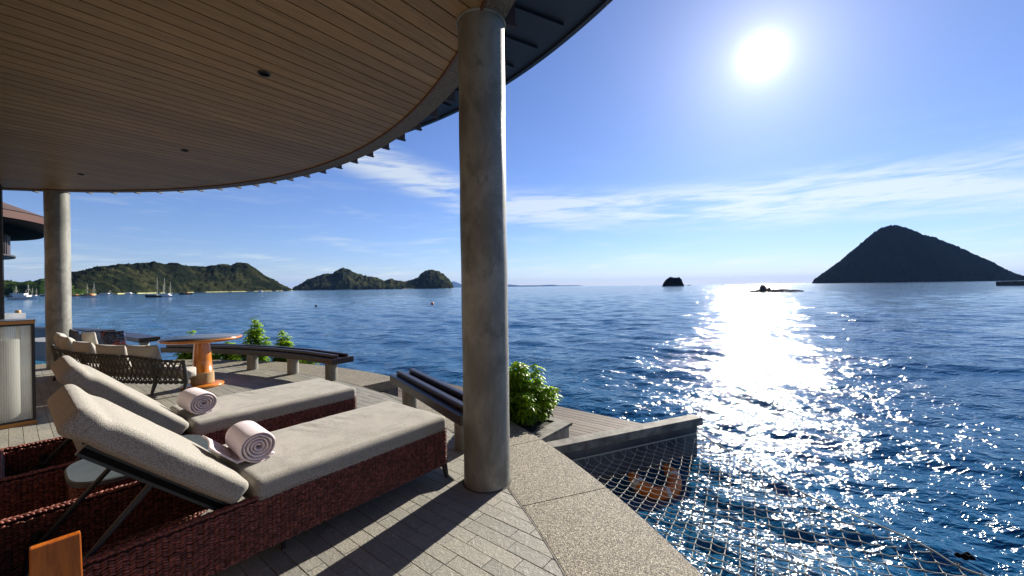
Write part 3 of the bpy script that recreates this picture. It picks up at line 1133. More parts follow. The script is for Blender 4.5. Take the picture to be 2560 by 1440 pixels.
roof = empty('roof', (0, 0, 0), kind='structure', label='dark metal roof brim curving out beyond the teak ceiling')
mb = MB()
mb.ring(R_CEIL + 0.0225, 7.97, CZ - 0.006, CZ + 0.40, -70, 125, 240)
mb.build('ring_beam', M['terrazzo'], roof)
BZ = 4.5
mb = MB()
mb.ring(7.3, 9.50, BZ, BZ + 0.04, -70, 125, 160)
mb.build('brim_soffit', M['soffit'], roof)
mb = MB()
mb.ring(9.501, 9.56, BZ - 0.025, BZ + 0.12, -70, 125, 200)
mb.build('brim_edge', M['darkmetal'], roof)
mb = MB()
mb.prism([(CC[0] + 9.5 * math.cos(t * math.pi / 48), CC[1] + 9.5 * math.sin(t * math.pi / 48)) for t in range(96)], BZ + 0.125, BZ + 0.2)
mb.build('roof_deck', M['tealroof'], roof)
for k in range(-14, 26):
    an = 22.75 + 3.2 * k
    if -40 < an < 112:
        r_, t_ = pol(1, an) - Vector((CC[0], CC[1], 0)), Vector((-math.sin(math.radians(an)), math.cos(math.radians(an)), 0))
        mb = MB()
        c = pol(8.025, an, (CZ + BZ) / 2)
        mb.obox(c, (r_, t_, (0, 0, 1)), (0.053, 0.008, (BZ - CZ) / 2 - 0.002))
        mb.obox(pol(8.03, an, CZ - 0.004), (r_, t_, (0, 0, 1)), (0.056, 0.022, 0.006))
        mb.build('roof_fin', M['bracket'], roof)
        mb = MB()
        mb.obox(pol(8.85, an + 1.6, BZ - 0.017), (r_, t_, (0, 0, 1)), (0.49, 0.018, 0.016))
        mb.build('soffit_rib', M['soffit'], roof)

# recessed downlights
for i, (px, py, r_, lb) in enumerate([(660, 183, 0.051, 'dark recessed round speaker in the teak ceiling, largest of three'),
                                      (462, 375, 0.044, 'small dark downlight in the teak ceiling halfway to the far column'),
                                      (202, 435, 0.044, 'small dark downlight in the teak ceiling above the far column')]):
    p = at(px, py, CZ)
    root = empty('downlight', (p.x, p.y, CZ), label=lb, category='ceiling light', group='fittings recessed in the teak ceiling')
    mb = MB()
    mb.lathe([(r_ * 0.82, 0.0), (r_ * 0.84, -0.012), (r_, -0.010), (r_ * 1.02, -0.001)], p, 28)
    mb.build('rim', M['darkmetal'], root)
    mb = MB()
    mb.lathe([(0.001, -0.003), (r_ * 0.8, -0.005), (r_ * 0.82, 0.0)], p, 28)
    mb.build('grille', M['black'], root)

# columns
def column(c, r, label):
    root = empty('column', (c[0], c[1], 0), label=label, category='column', group='round concrete columns carrying the roof')
    n, mz = 56, 60
    P = []
    for i in range(mz + 1):
        z = (CZ - 0.008) * i / mz
        row_ = []
        for k in range(n + 1):
            a_ = 2 * math.pi * k / n
            rr = r + 0.0016 * math.sin(3 * a_ + z * 2.1) + 0.0012 * math.sin(z * 9 + a_)
            row_.append((c[0] + rr * math.cos(a_), c[1] + rr * math.sin(a_), z + 0.0005))
        P.append(row_)
    mb = MB()
    mb.grid([row_[::-1] for row_ in P])
    mb.build('shaft', M['concrete'], root)
    mb = MB()
    mb.lathe([(r + 0.002, CZ - 0.016), (r + 0.012, CZ - 0.015), (r + 0.013, CZ - 0.002)], (c[0], c[1], 0), 48)
    mb.build('collar', M['concrete'], root)

    mb = MB()
    mb.lathe([(r + 0.011, 0.0012), (r + 0.009, 0.003), (r + 0.0005, 0.006)], (c[0], c[1], 0), 48)
    mb.build('base_joint', M['grout'], root)


column((-0.205, 2.985), 0.172, 'tall stained concrete column beside the loungers, nearest the net')
column((-8.80, 7.76), 0.172, 'pale concrete column behind the cushions of the curved sofa')

# ------------------------------------------------------------------ house wall behind the loungers (only its end shows)
mb = MB()
mb.obox(AB(-0.48, 5.2, 1.70), (U, V, (0, 0, 1)), (0.05, 7.4, 1.70))
mb.build('house_wall', M['wall'], None, kind='structure', label='brown house wall along the back of the terrace')
p = far(4, 600, 7.15)
root = empty('door_post', (AB(-0.22, 11.62)[0], AB(-0.22, 11.62)[1], 0), label='dark door post with pale edge at the left margin under the ceiling', category='post')
mb = MB()
mb.obox(AB(-0.235, 11.62, 1.70), (U, V, (0, 0, 1)), (0.165, 0.05, 1.70))
mb.build('post', M['darkmetal'], root)
mb = MB()
mb.obox(AB(-0.062, 11.62, 1.70), (U, V, (0, 0, 1)), (0.007, 0.035, 1.69))
mb.build('edge_strip', M['beam'], root)


# ------------------------------------------------------------------ benches
def arc_board(mb, r0, r1, z0, z1, a0, a1, n):
    mb.ring(r0, r1, z0, z1, a0, a1, n)


def bench(a0, a1, posts, label, seats=1):
    mid = pol(7.93, (a0 + a1) / 2)
    root = empty('bench', (mid.x, mid.y, 0), label=label, category='bench', group='dark timber benches on round concrete posts')
    n = 1 if a1 - a0 < 20 else max(3, int(abs(a1 - a0) / 6))
    mb = MB()
    arc_board(mb, 7.755, 8.12, 0.285, 0.375, a0, a1, n)
    mb.build('seat_board', M['bench'], root, bevel=0.008)
    for r0, r1 in ((7.82, 7.885), (7.99, 8.055)):
        mb = MB()
        arc_board(mb, r0, r1, 0.3755, 0.425, a0 + 0.35, a1 - 0.35, n)
        mb.build('seat_rail', M['bench'], root, bevel=0.012)
    for a_ in posts:
        c = pol(7.885, a_)
        mb = MB()
        mb.lathe([(0.09, 0.0008), (0.09, 0.284)], c, 28)
        mb.build('post', M['concrete'], root)


bench(26.4, 40.9, (28.2, 38.8), 'short dark timber bench between the column and the steps')
bench(53.3, 85.0, (55.2, 62.9, 70.6, 79.0), 'long curved dark timber bench behind the round table')
# far piece of bench beyond the sofa
mb = MB()
c0, c1 = at(262, 833, 0.42), at(347, 846, 0.42)
d_ = (c1 - c0).normalized()
nrm = Vector((d_.y, -d_.x, 0))
if nrm.y < 0:
    nrm = -nrm
root = empty('bench', ((c0.x + c1.x) / 2, (c0.y + c1.y) / 2, 0), label='square ended dark bench beyond the sofa, behind the patterned pillow', category='bench', group='dark timber benches on round concrete posts')
mb.obox((c0 + c1) / 2 + nrm * 0.19 - Vector((0, 0, 0.05)), (d_, nrm, (0, 0, 1)), ((c1 - c0).length / 2, 0.19, 0.05))
mb.build('seat_board', M['bench'], root, bevel=0.008)
for f_ in (-0.36, 0.36):
    c = (c0 + c1) / 2 + nrm * 0.19 + d_ * (c1 - c0).length * f_
    mb = MB()
    mb.lathe([(0.09, 0.0), (0.09, 0.319)], (c.x, c.y, 0), 20)
    mb.build('post', M['concrete'], root)


# ------------------------------------------------------------------ loungers
def spindle(mb, c, d, L, wd, up, tint):
    d = d.normalized()
    s = d.cross(up).normalized()
    u_ = s.cross(d)
    vs = [c - d * L * 0.5]
    for t in (-0.22, 0.22):
        for k in range(5):
            a_ = 2 * math.pi * k / 5
            vs.append(c + d * (L * t) + (s * math.cos(a_) + u_ * math.sin(a_)) * wd * 0.5)
    vs.append(c + d * L * 0.5)
    fs = [(0, 1 + (k + 1) % 5, 1 + k) for k in range(5)]
    fs += [(1 + k, 1 + (k + 1) % 5, 6 + (k + 1) % 5, 6 + k) for k in range(5)]
    fs += [(11, 6 + k, 6 + (k + 1) % 5) for k in range(5)]
    mb.add(vs, fs, tint, True)


def weave_panel(mb, o, ex, ez, nrm, L, H, rs):
    """braided rush strands over a panel: columns of leaning stitches"""
    pitch, rowh = 0.021, 0.0125
    nx, nz = int(L / pitch), int(H / rowh)
    for i in range(nx):
        for j in range(nz):
            lean = 1 if i % 2 else -1
            c = o + ex * ((i + 0.5) * pitch + rs.uniform(-.002, .002)) + ez * ((j + 0.5) * rowh + rs.uniform(-.002, .002)) + nrm * (0.003 + rs.random() * 0.004)
            d = ex * 1.0 + ez * (0.42 * lean + rs.uniform(-.12, .12))
            spindle(mb, c, d, 0.030 + rs.random() * 0.006, 0.0125, nrm, rs.random())


def rim_braid(mb, o, ex, up, side, L, rs):
    n = int(L / 0.019)
    for i in range(n):
        for sg in (-1, 1):
            c = o + ex * ((i + 0.5 + 0.25 * sg) * 0.019) + up * (0.006 + rs.random() * 0.004) + side * (0.011 * sg)
            d = ex * 1.0 + side * (0.62 * sg) + up * rs.uniform(-.15, .15)
            spindle(mb, c, d, 0.036, 0.017, up, 0.35 + 0.65 * rs.random())
        if i % 3 == 0:
            c = o + ex * ((i + 0.5) * 0.019) + up * 0.014
            spindle(mb, c, ex + side * rs.uniform(-.5, .5) + up * rs.uniform(-.2, .5), 0.03, 0.008, up, rs.random())


LX, LY, HX = 2.07, 0.74, -0.14


def make_lounger(root):
    rs = random.Random(3)
    EX, EY, EZ = Vector((1, 0, 0)), Vector((0, 1, 0)), Vector((0, 0, 1))
    z0, z1 = 0.105, 0.375
    fr = MB()
    fr.box((HX, 0, z0), (LX, 0.028, z1))
    fr.box((HX, LY - 0.028, z0), (LX, LY, z1))
    fr.box((HX, 0.0285, z0), (HX + 0.028, LY - 0.0285, z1))
    fr.box((LX - 0.028, 0.0285, z0), (LX, LY - 0.0285, z1))
    frame = fr.build('frame', M['wickerback'], root, local=True)
    wv = MB()
    weave_panel(wv, Vector((HX, 0, z0)), EX, EZ, -EY, LX - HX, z1 - z0, rs)
    weave_panel(wv, Vector((LX, 0, z0)), EY, EZ, EX, LY, z1 - z0, rs)
    weave_panel(wv, Vector((HX, LY, z0)), EX, EZ, EY, LX - HX, z1 - z0, rs)
    weave_panel(wv, Vector((HX, 0, z0)), EY, EZ, -EX, LY, z1 - z0, rs)
    wv.build('woven_rush', M['wicker'], frame, local=True, kind='stuff')
    wr = MB()
    rim_braid(wr, Vector((HX, 0.012, z1)), EX, EZ, EY, LX - HX, rs)
    rim_braid(wr, Vector((HX, LY - 0.012, z1)), EX, EZ, EY, LX - HX, rs)
    rim_braid(wr, Vector((HX + 0.012, 0, z1)), EY, EZ, EX, LY, rs)
    rim_braid(wr, Vector((LX - 0.012, 0, z1)), EY, EZ, EX, LY, rs)
    wr.build('rim_braid', M['wicker'], frame, local=True, kind='stuff')
    # inner faces of the frame are lined with the same rush
    wi = MB()
    weave_panel(wi, Vector((HX + 0.03, LY - 0.028, z0)), EX, EZ, -EY, 1.08, z1 - z0, rs)
    weave_panel(wi, Vector((HX + 0.028, 0.03, z0)), EY, EZ, EX, LY - 0.06, z1 - z0, rs)
    wi.build('inner_rush', M['wicker'], frame, local=True, kind='stuff')
    pl = MB()
    pl.box((0.80, 0.03, 0.30), (LX - 0.03, LY - 0.03, 0.345))
    pl.build('seat_base', M['darkmetal'], root, local=True)
    for (x, y, dx, dy) in ((1.99, 0.03, 0.085, -0.02), (1.99, LY - 0.03, 0.085, 0.02), (0.95, 0.10, -0.01, 0.0), (0.95, LY - 0.10, -0.01, 0.0), (0.07, 0.05, -0.06, -0.02), (0.07, LY - 0.05, -0.06, 0.02)):
        lg = MB()
        lg.tube((x, y, 0.30), (x + dx, y + dy, 0.001), 0.017, 0.011, 10)
        if x > 1.9:
            lg.tube((x + 0.045, y + dy, 0.33), (x + dx + 0.012, y + dy, 0.001), 0.012, 0.010, 8)
        lg.build('leg', M['darkmetal'], root, local=True)
    # seat mattress
    def crease(o_):
        if o_.z > 0:
            g_ = math.exp(-((o_.x + 0.02) / 0.16) ** 2) * math.exp(-((o_.y - 0.22) / 0.11) ** 2)
            o_.z += 0.0065 * g_ * math.sin(o_.x * 62 + o_.y * 22)
            o_.z -= 0.004 * math.exp(-((o_.x - 0.3) / 0.3) ** 2 - (o_.y / 0.25) ** 2)
        return o_
    mt = rounded_box(LX - 0.77 + 0.012, LY + 0.02, 0.120, 0.036, 70, 36, 8, puff=0.006, amp=0.006, seed=4, shape=crease)
    o = weld(mt.build('mattress', M['fabric'], root, local=True))
    o.location = ((LX + 0.77) / 2 + 0.004, LY / 2, 0.349 + 0.0625)
    # back mattress, leaning on its plate
    th = math.radians(43)
    wdir = Vector((-math.cos(th), 0, math.sin(th)))
    nrm = Vector((math.sin(th), 0, math.cos(th)))

    def shp(o_):
        t = (o_.x + 0.40) / 0.80          # 0 hinge, 1 head
        if o_.z < 0:
            o_.z *= 1.0 + 0.22 * max(0, t - 0.45) ** 1.2
        # soft fold near the head and pinched corner
        o_.z += 0.012 * math.exp(-((t - 0.86) / 0.05) ** 2) * (-1 if o_.z > 0 else 0.6)
        pin = 1 - 0.06 * max(0, t - 0.85) / 0.15 * abs(o_.y) / 0.37
        o_.y *= pin
        return o_
    bk = rounded_box(0.80, LY + 0.01, 0.115, 0.034, 60, 36, 10, puff=0.003, amp=0.008, seed=9, shape=shp)
    hinge = Vector((0.765, 0, 0.472))
    cen_ = hinge + wdir * 0.392 - nrm * 0.068
    Rm = Matrix((wdir, Vector((0, 1, 0)) * -1, nrm)).transposed()
    bk.v = [tuple(Rm @ Vector(v_) + cen_) for v_ in bk.v]
    for i in range(len(bk.v)):
        bk.v[i] = (bk.v[i][0], bk.v[i][1] + LY / 2, bk.v[i][2])
    weld(bk.build('backrest_mattress', M['fabric'], root, local=True))
    # metal plate under the back and the props
    pb = MB()
    pc_ = hinge + wdir * 0.33 - nrm * 0.150
    pb.obox((pc_.x, LY / 2, pc_.z), (wdir, EY, nrm), (0.34, LY / 2 - 0.045, 0.012))
    pb.obox((pc_.x, 0.06, pc_.z), (wdir, EY, nrm), (0.34, 0.015, 0.024))
    pb.obox((pc_.x, LY - 0.06, pc_.z), (wdir, EY, nrm), (0.34, 0.015, 0.024))
    pb.build('backrest_plate', M['darkmetal'], root, local=True)
    tp = hinge + wdir * 0.36 - nrm * 0.175
    for y in (0.065, LY - 0.065):
        st = MB()
        st.tube((tp.x, y, tp.z), (0.07, y, 0.24), 0.013, 0.011, 10)
        st.tube((0.05, y, 0.24), (0.09, y, 0.24), 0.018, n=8)
        st.build('prop_rod', M['darkmetal'], root, local=True)


L1 = empty('sun_lounger', AB(0.0, 2.31), UROT, label='nearer red rush sun lounger with taupe mattress, closest to the column', category='sun lounger', group='sun loungers side by side on the terrace')
make_lounger(L1)
L2 = clone(L1)
L2.location = AB(0.07, 3.71)
L2['label'] = 'farther red rush sun lounger with taupe mattress, nearer the curved sofa'


# rolled towels
def towel(root_name, a_, b_, z, lean, label, flap, seed):
    rs = random.Random(seed)
    root = empty(root_name, AB(a_, b_, z), UROT + lean, label=label, category='towel', group='rolled towels on the loungers')
    mb = MB()
    turns, r_in, r_out, thk, Ln = 4.7, 0.003, 0.083, 0.0166, 0.31
    n = 150
    prof = []
    for i in range(n + 1):
        t = i / n
        th = t * turns * 2 * math.pi + 0.9
        r = r_in + (r_out - r_in) * t
        r *= 1 + 0.035 * math.sin(2 * th + seed) + 0.015 * math.sin(5.3 * th)
        prof.append((r, th))

    def pt(r, th, y):
        x = r * math.cos(th) * 1.05
        zz = r * math.sin(th) * 0.97
        return (x, y, zz + r_out * 0.95)
    ny = 14
    for side in (0, 1):
        P = []
        for i, (r, th) in enumerate(prof):
            row_ = []
            taper = min(1, (n - i) / 3 + 0.25)
            rr = r + (thk * taper if side else 0)
            for j in range(ny + 1):
                s = -1 + 2 * j / ny
                edge = math.sqrt(max(0, 1 - abs(s) ** 14))
                mid = r + thk / 2
                rj = mid + (rr - mid) * (0.35 + 0.65 * edge)
                y = s * Ln / 2 * (1 - 0.05 * (1 - i / n)) + 0.004 * math.sin(th * 1.7 + seed)
                row_.append(pt(rj, th, y))
            P.append(row_)
        mb.grid(P if side else [x[::-1] for x in P])
    # close the rolled edges (both ends) and the free hem
    for s in (-1, 1):
        P = []
        for i, (r, th) in enumerate(prof):
            y = s * Ln / 2 * (1 - 0.05 * (1 - i / n)) + 0.004 * math.sin(th * 1.7 + seed)
            mid = r + thk / 2
            taper = min(1, (n - i) / 3 + 0.25)
            e0 = mid + (r - mid) * 0.35
            e1 = mid + (r + thk * taper - mid) * 0.35
            P.append([pt(e0, th, y), pt(mid, th, y + s * 0.003), pt(e1, th, y)])
        mb.grid(P)
    o = mb.build('roll', M['towel'], root, local=True)
    o.data.materials[0] = M['towel']
    if flap:
        mb = MB()
        P = []
        for i in range(26):
            x = 0.09 - i * 0.0118
            row_ = []
            for j in range(16):
                y = -0.14 + j * 0.32 / 15
                if x > -0.10:
                    z_ = 0.012 + 0.004 * math.sin(y * 30 + x * 20)
                else:
                    z_ = 0.012 + (-0.10 - x) * 0.93 + 0.006 * math.sin(y * 22 + x * 10)
                xx = x + 0.012 * math.sin(y * 17)
                row_.append((xx, y, z_))
            P.append(row_)
        mb.grid([x[::-1] for x in P])
        o = mb.build('flap', M['towel'], root, local=True)
        sm_ = o.modifiers.new('thick', 'SOLIDIFY')
        sm_.thickness = 0.009
        sm_.offset = 1
    return root


towel('towel', 0.885, 2.70, 0.482, -0.06, 'rolled pale pink towel with loose flap on the nearer lounger', True, 3)
towel('towel', 0.945, 4.04, 0.482, 0.05, 'rolled pale pink towel on the farther lounger', False, 8)

# ------------------------------------------------------------------ low woven side table between the loungers
tc_ = AB(0.52, 3.385, 0)
root = empty('side_table', tc_, UROT, label='low rush side table with grey top between the two loungers', category='side table')


def squircle(a_, b_, n=64, e=3.4):
    out = []
    for k in range(n):
        t = 2 * math.pi * k / n
        c, s = math.cos(t), math.sin(t)
        out.append((a_ * math.copysign(abs(c) ** (2 / e), c), b_ * math.copysign(abs(s) ** (2 / e), s)))
    return out


mb = MB()
sq = squircle(0.335, 0.275)
sq2 = squircle(0.327, 0.267)
mb.add([(x, y, 0.395) for x, y in sq] + [(x, y, 0.417) for x, y in sq] + [(x, y, 0.423) for x, y in sq2],
       [tuple(range(64))[::-1]] + [(k * 64 + i, k * 64 + (i + 1) % 64, k * 64 + 64 + (i + 1) % 64, k * 64 + 64 + i) for k in (0, 1) for i in range(64)] + [tuple(range(128, 192))])
mb.build('table_top', M['stool'], root, local=True)
mb = MB()
sq3 = squircle(0.315, 0.255)
for k in range(1):
    mb.prism(sq3, 0.02, 0.394)
body = mb.build('body', M['wickerback'], root, local=True)
mb = MB()
rs = random.Random(5)
for j in range(24):
    z = 0.03 + j * 0.0152
    for i in range(64):
        p0, p1 = Vector((*sq3[i], 0)), Vector((*sq3[(i + 1) % 64], 0))
        d = p1 - p0
        nn = int(max(1, d.length / 0.02 + 0.5))
        for q in range(nn):
            c = p0 + d * ((q + 0.5) / nn) * 1.0
            c.z = z + rs.uniform(-.002, .002)
            spindle(mb, c, d.normalized() + Vector((0, 0, 0.3 if (i + j) % 2 else -0.3)), 0.030, 0.014, Vector((d.y, -d.x, 0)).normalized(), rs.random())
mb.build('woven_rush', M['wicker'], body, local=True, kind='stuff')

# ------------------------------------------------------------------ orange timber piece at the lower left
root = empty('wooden_stand', AB(0.09, 2.10, 0), UROT, label='glossy orange wooden block in the near corner before the lounger', category='wooden stand')
mb = MB()
mb.add([(-0.062, -0.03, 0.02), (0.070, -0.03, 0.02), (0.070, 0.0, 0.02), (-0.062, 0.0, 0.02),
        (-0.058, -0.03, 0.605), (0.058, -0.03, 0.605), (0.058, 0.0, 0.605), (-0.058, 0.0, 0.605)],
       [(0, 3, 2, 1), (4, 5, 6, 7), (0, 1, 5, 4), (1, 2, 6, 5), (2, 3, 7, 6), (3, 0, 4, 7)])
mb.build('panel', M['orangewood'], root, local=True, bevel=0.004)
mb = MB()
mb.box((-0.09, -0.045, 0.0), (0.09, 0.065, 0.0198))
mb.build('foot_plate', M['orangewood'], root, local=True, bevel=0.004)

# ------------------------------------------------------------------ lantern with fluted glass
LN = 0.42
lc = at(91, 1058, 0)
la, lb_ = toAB(lc)
root = empty('lantern', AB(la - LN / 2, lb_ + LN / 2), UROT, label='tall dark framed lantern with fluted glass and wooden top at the left', category='lantern')
h2 = LN / 2
HT = 1.155
mb = MB()
for sx in (-1, 1):
    for sy in (-1, 1):
        mb2 = MB()
        mb2.box((sx * h2 - 0.013 - sx * 0.013, sy * h2 - 0.013 - sy * 0.013, 0.062), (sx * h2 + 0.013 - sx * 0.013, sy * h2 + 0.013 - sy * 0.013, HT - 0.062))
        mb2.build('post', M['darkmetal'], root, local=True)
for (z0_, z1_, mt_, nm) in ((0.0, 0.04, 'brass', 'base'), (0.0405, 0.0615, 'darkmetal', 'lower_frame'), (HT - 0.0615, HT - 0.041, 'darkmetal', 'upper_frame'),
                            (HT - 0.0405, HT - 0.006, 'brass', 'top_trim'), (HT - 0.0055, HT + 0.002, 'tabletop', 'lid')):
    mb = MB()
    e = 0.004 if nm in ('base', 'top_trim') else 0.007 if nm == 'lid' else 0
    mb.box((-h2 - e, -h2 - e, z0_), (h2 + e, h2 + e, z1_))
    mb.build(nm, M[mt_], root, local=True)
for k in range(4):
    P = []
    n = 180
    for i in range(n + 1):
        s = -h2 + 0.026 + (LN - 0.052) * i / n
        d = h2 - 0.012 + 0.004 * abs(math.sin(math.pi * i / 8))
        a_ = k * math.pi / 2
        x, y = s, -d
        xr, yr = x * math.cos(a_) - y * math.sin(a_), x * math.sin(a_) + y * math.cos(a_)
        P.append([(xr, yr, 0.062), (xr, yr, HT - 0.062)])
    mb = MB()
    mb.grid(P)
    mb.build('glass_pane', M['glass'], root, local=True)
mb = MB()
p = AB(la - LN / 2, lb_ + LN / 2)
mb.lathe([(0.001, 0.0625), (0.10, 0.0625), (0.104, 0.07), (0.104, 0.93), (0.098, 0.94), (0.03, 0.937), (0.001, 0.932)], (p.x, p.y, 0), 40)
mb.build('candle', M['candle'], None, label='thick white pillar candle inside the fluted glass lantern', category='candle')


# ------------------------------------------------------------------ round table
tx, ty = -4.74, 6.1
root = empty('round_table', (tx, ty, 0), label='round orange teak pedestal table with dark top before the curved bench', category='table')
mb = MB()
mb.lathe([(0.001, 0.0005), (0.265, 0.0005), (0.272, 0.02), (0.265, 0.034), (0.12, 0.046), (0.001, 0.046)], (tx, ty, 0), 56)
mb.build('base', M['orange'], root)
mb = MB()
mb.lathe([(0.138, 0.0465), (0.134, 0.22), (0.128, 0.222), (0.118, 0.40), (0.104, 0.62), (0.101, 0.68)], (tx, ty, 0), 40)
ped = mb.build('pedestal', M['orange'], root)
mb = MB()
for j in range(14):
    z = 0.058 + j * 0.0118
    mb.path([(tx + (0.142 - j * 0.0003) * math.cos(2 * math.pi * k / 36), ty + (0.142 - j * 0.0003) * math.sin(2 * math.pi * k / 36), z) for k in range(36)], 0.0062, 6, closed=True)
mb.build('rope_binding', M['ropeband'], root, kind='stuff')
mb = MB()
mb.lathe([(0.001, 0.681), (0.34, 0.683), (0.475, 0.700), (0.508, 0.716), (0.514, 0.732), (0.506, 0.744), (0.47, 0.7455)], (tx, ty, 0), 80)
tp_ = mb.build('table_top', M['orange'], root)
mb = MB()
mb.lathe([(0.494, 0.7445), (0.494, 0.748), (0.001, 0.7485)], (tx, ty, 0), 80)
mb.build('top_surface', M['tabletop'], root)

# ------------------------------------------------------------------ curved rope sofa
SP = [Vector((-4.60, 5.62, 0)), Vector((-5.05, 5.63, 0)), Vector((-5.6, 5.72, 0)), Vector((-6.2, 5.90, 0)), Vector((-6.8, 6.15, 0)), Vector((-7.4, 6.5, 0)), Vector((-8.0, 6.98, 0)), Vector((-8.25, 7.3, 0))]


def catm(P, n=8):
    out = []
    for i in range(len(P) - 1):
        p0, p1, p2, p3 = P[max(i - 1, 0)], P[i], P[i + 1], P[min(i + 2, len(P) - 1)]
        for k in range(n):
            t = k / n
            out.append(0.5 * ((2 * p1) + (p2 - p0) * t + (2 * p0 - 5 * p1 + 4 * p2 - p3) * t * t + (3 * p1 - p0 - 3 * p2 + p3) * t ** 3))
    out.append(P[-1].copy())
    return out


SPC = catm(SP)
cum = [0]
for i in range(1, len(SPC)):
    cum.append(cum[-1] + (SPC[i] - SPC[i - 1]).length)


def sp(s):
    s = max(0, min(cum[-1] - 1e-6, s))
    i = max(k for k in range(len(cum)) if cum[k] <= s)
    i = min(i, len(cum) - 2)
    t = (s - cum[i]) / (cum[i + 1] - cum[i])
    p = SPC[i].lerp(SPC[i + 1], t)
    d = (SPC[i + 1] - SPC[i]).normalized()
    nn = Vector((d.y, -d.x, 0))       # towards the front (sea side)
    if nn.y < 0:
        nn = -nn
    return p, d, nn


SL = cum[-1]
ZT, ZB = 0.465, 0.165
sofa = empty('curved_sofa', (sp(SL / 2)[0].x, sp(SL / 2)[0].y, 0), label='curved grey rope sofa with cream cushions, its back towards the loungers', category='sofa')


def zt(s):
    return ZT + 0.07 * min(1, max(0, (s - 0.2)) / 0.7)


mb = MB()
mb.path([sp(SL * i / 60)[0] + sp(SL * i / 60)[2] * -0.02 + Vector((0, 0, zt(SL * i / 60))) for i in range(61)], 0.015, 8)
mb.build('top_rail', M['darkmetal'], sofa)
mb = MB()
mb.path([sp(SL * i / 60)[0] + sp(SL * i / 60)[2] * 0.03 + Vector((0, 0, ZB)) for i in range(61)], 0.016, 8)
mb.build('bottom_rail', M['darkmetal'], sofa)
for s_ in (0.02, 0.47, 1.9, 3.2, SL - 0.05):
    p, d, nn = sp(s_)
    mb = MB()
    top = p - nn * 0.02 + Vector((0, 0, zt(s_) - 0.005))
    kn = p + nn * 0.03 + Vector((0, 0, ZB))
    ft = p - nn * 0.03 + Vector((0, 0, 0.001))
    mb.path([top, top.lerp(kn, 0.5) + nn * 0.008, kn, ft], [0.018, 0.026, 0.028, 0.017], 10)
    mb.build('leg', M['darkmetal'], sofa)
straps = MB()
s_ = 0.03
k = 0
while s_ < SL - 0.05:
    for sg in (-1, 1):
        e = s_ + sg * 0.15
        if 0.0 < e < SL:
            pts = []
            for q in range(7):
                t = q / 6
                p, d, nn = sp(s_ + (e - s_) * t)
                z = zt(s_) * (1 - t) + ZB * t
                off = -0.02 + 0.05 * t - 0.016 + sg * 0.004 * math.cos(t * math.pi * 3)
                pts.append(p + nn * off + Vector((0, 0, z)))
            # flat strap
            wdt = 0.0145
            P = []
            for i_, q in enumerate(pts):
                dd = (pts[min(i_ + 1, 6)] - pts[max(i_ - 1, 0)]).normalized()
                sdv = dd.cross(sp(s_)[2]).normalized()
                P.append([q - sdv * wdt, q + sp(s_)[2] * -0.003, q + sdv * wdt])
            straps.grid(P)  
    # wraps round the rails
    p, d, nn = sp(s_)
    straps.path([p + d * x - nn * 0.02 + Vector((0, 0, zt(s_))) for x in (-0.022, -0.012, 0.012, 0.022)], [0.017, 0.021, 0.021, 0.017], 10)
    p, d, nn = sp(s_ + 0.05)
    straps.path([p + d * x + nn * 0.03 + Vector((0, 0, ZB - 0.004)) for x in (-0.02, -0.01, 0.01, 0.02)], [0.018, 0.025, 0.025, 0.018], 10)
    s_ += 0.078
    k += 1
straps.build('rope_weave', M['strap'], sofa, kind='stuff')


def sweep_cushion(s0, s1, d0, d1, z0, z1, r, name, material, parent, dfun=None):
    """soft slab following the sofa's curve; d0..d1 distance in front of the back"""
    n, m_ = 70, 28
    P = []
    for i in range(n + 1):
        t = i / n
        s = s0 + (s1 - s0) * t
        p, d, nn = sp(s)
        endt = min(t * (s1 - s0), (1 - t) * (s1 - s0))
        sc = math.sqrt(max(0.0, 1 - (1 - min(1, endt / r)) ** 2))
        dd1 = dfun(s) if dfun else d1
        cd_, cz = (d0 + dd1) / 2, (z0 + z1) / 2
        hd, hz = (dd1 - d0) / 2 - r * (1 - sc), (z1 - z0) / 2 - r * 0.9 * (1 - sc)
        row_ = []
        for k_ in range(m_ + 1):
            a_ = 2 * math.pi * k_ / m_
            c_, s__ = math.cos(a_), math.sin(a_)
            x = hd * math.copysign(abs(c_) ** 0.35, c_)
            z = hz * math.copysign(abs(s__) ** 0.35, s__)
            z += 0.006 * math.sin(s * 9) * (1 if z > 0 else 0)
            q = p + nn * (cd_ + x) + Vector((0, 0, cz + z))
            row_.append(q)
        P.append(row_)
    mb = MB()
    mb.grid(P)
    for row_, fl in ((P[0], False), (P[-1], True)):
        f = tuple(range(m_))
        mb.add(row_[:-1], [f if fl else f[::-1]], 0.5, True)
    return weld(mb.build(name, material, parent))


sweep_cushion(-0.0, SL - 0.1, 0.05, 0.6, 0.20, 0.34, 0.05, 'seat_cushion', M['cream'], sofa, dfun=lambda s: 0.22 + 0.42 * min(1, max(0, s) / 1.1) ** 0.8)


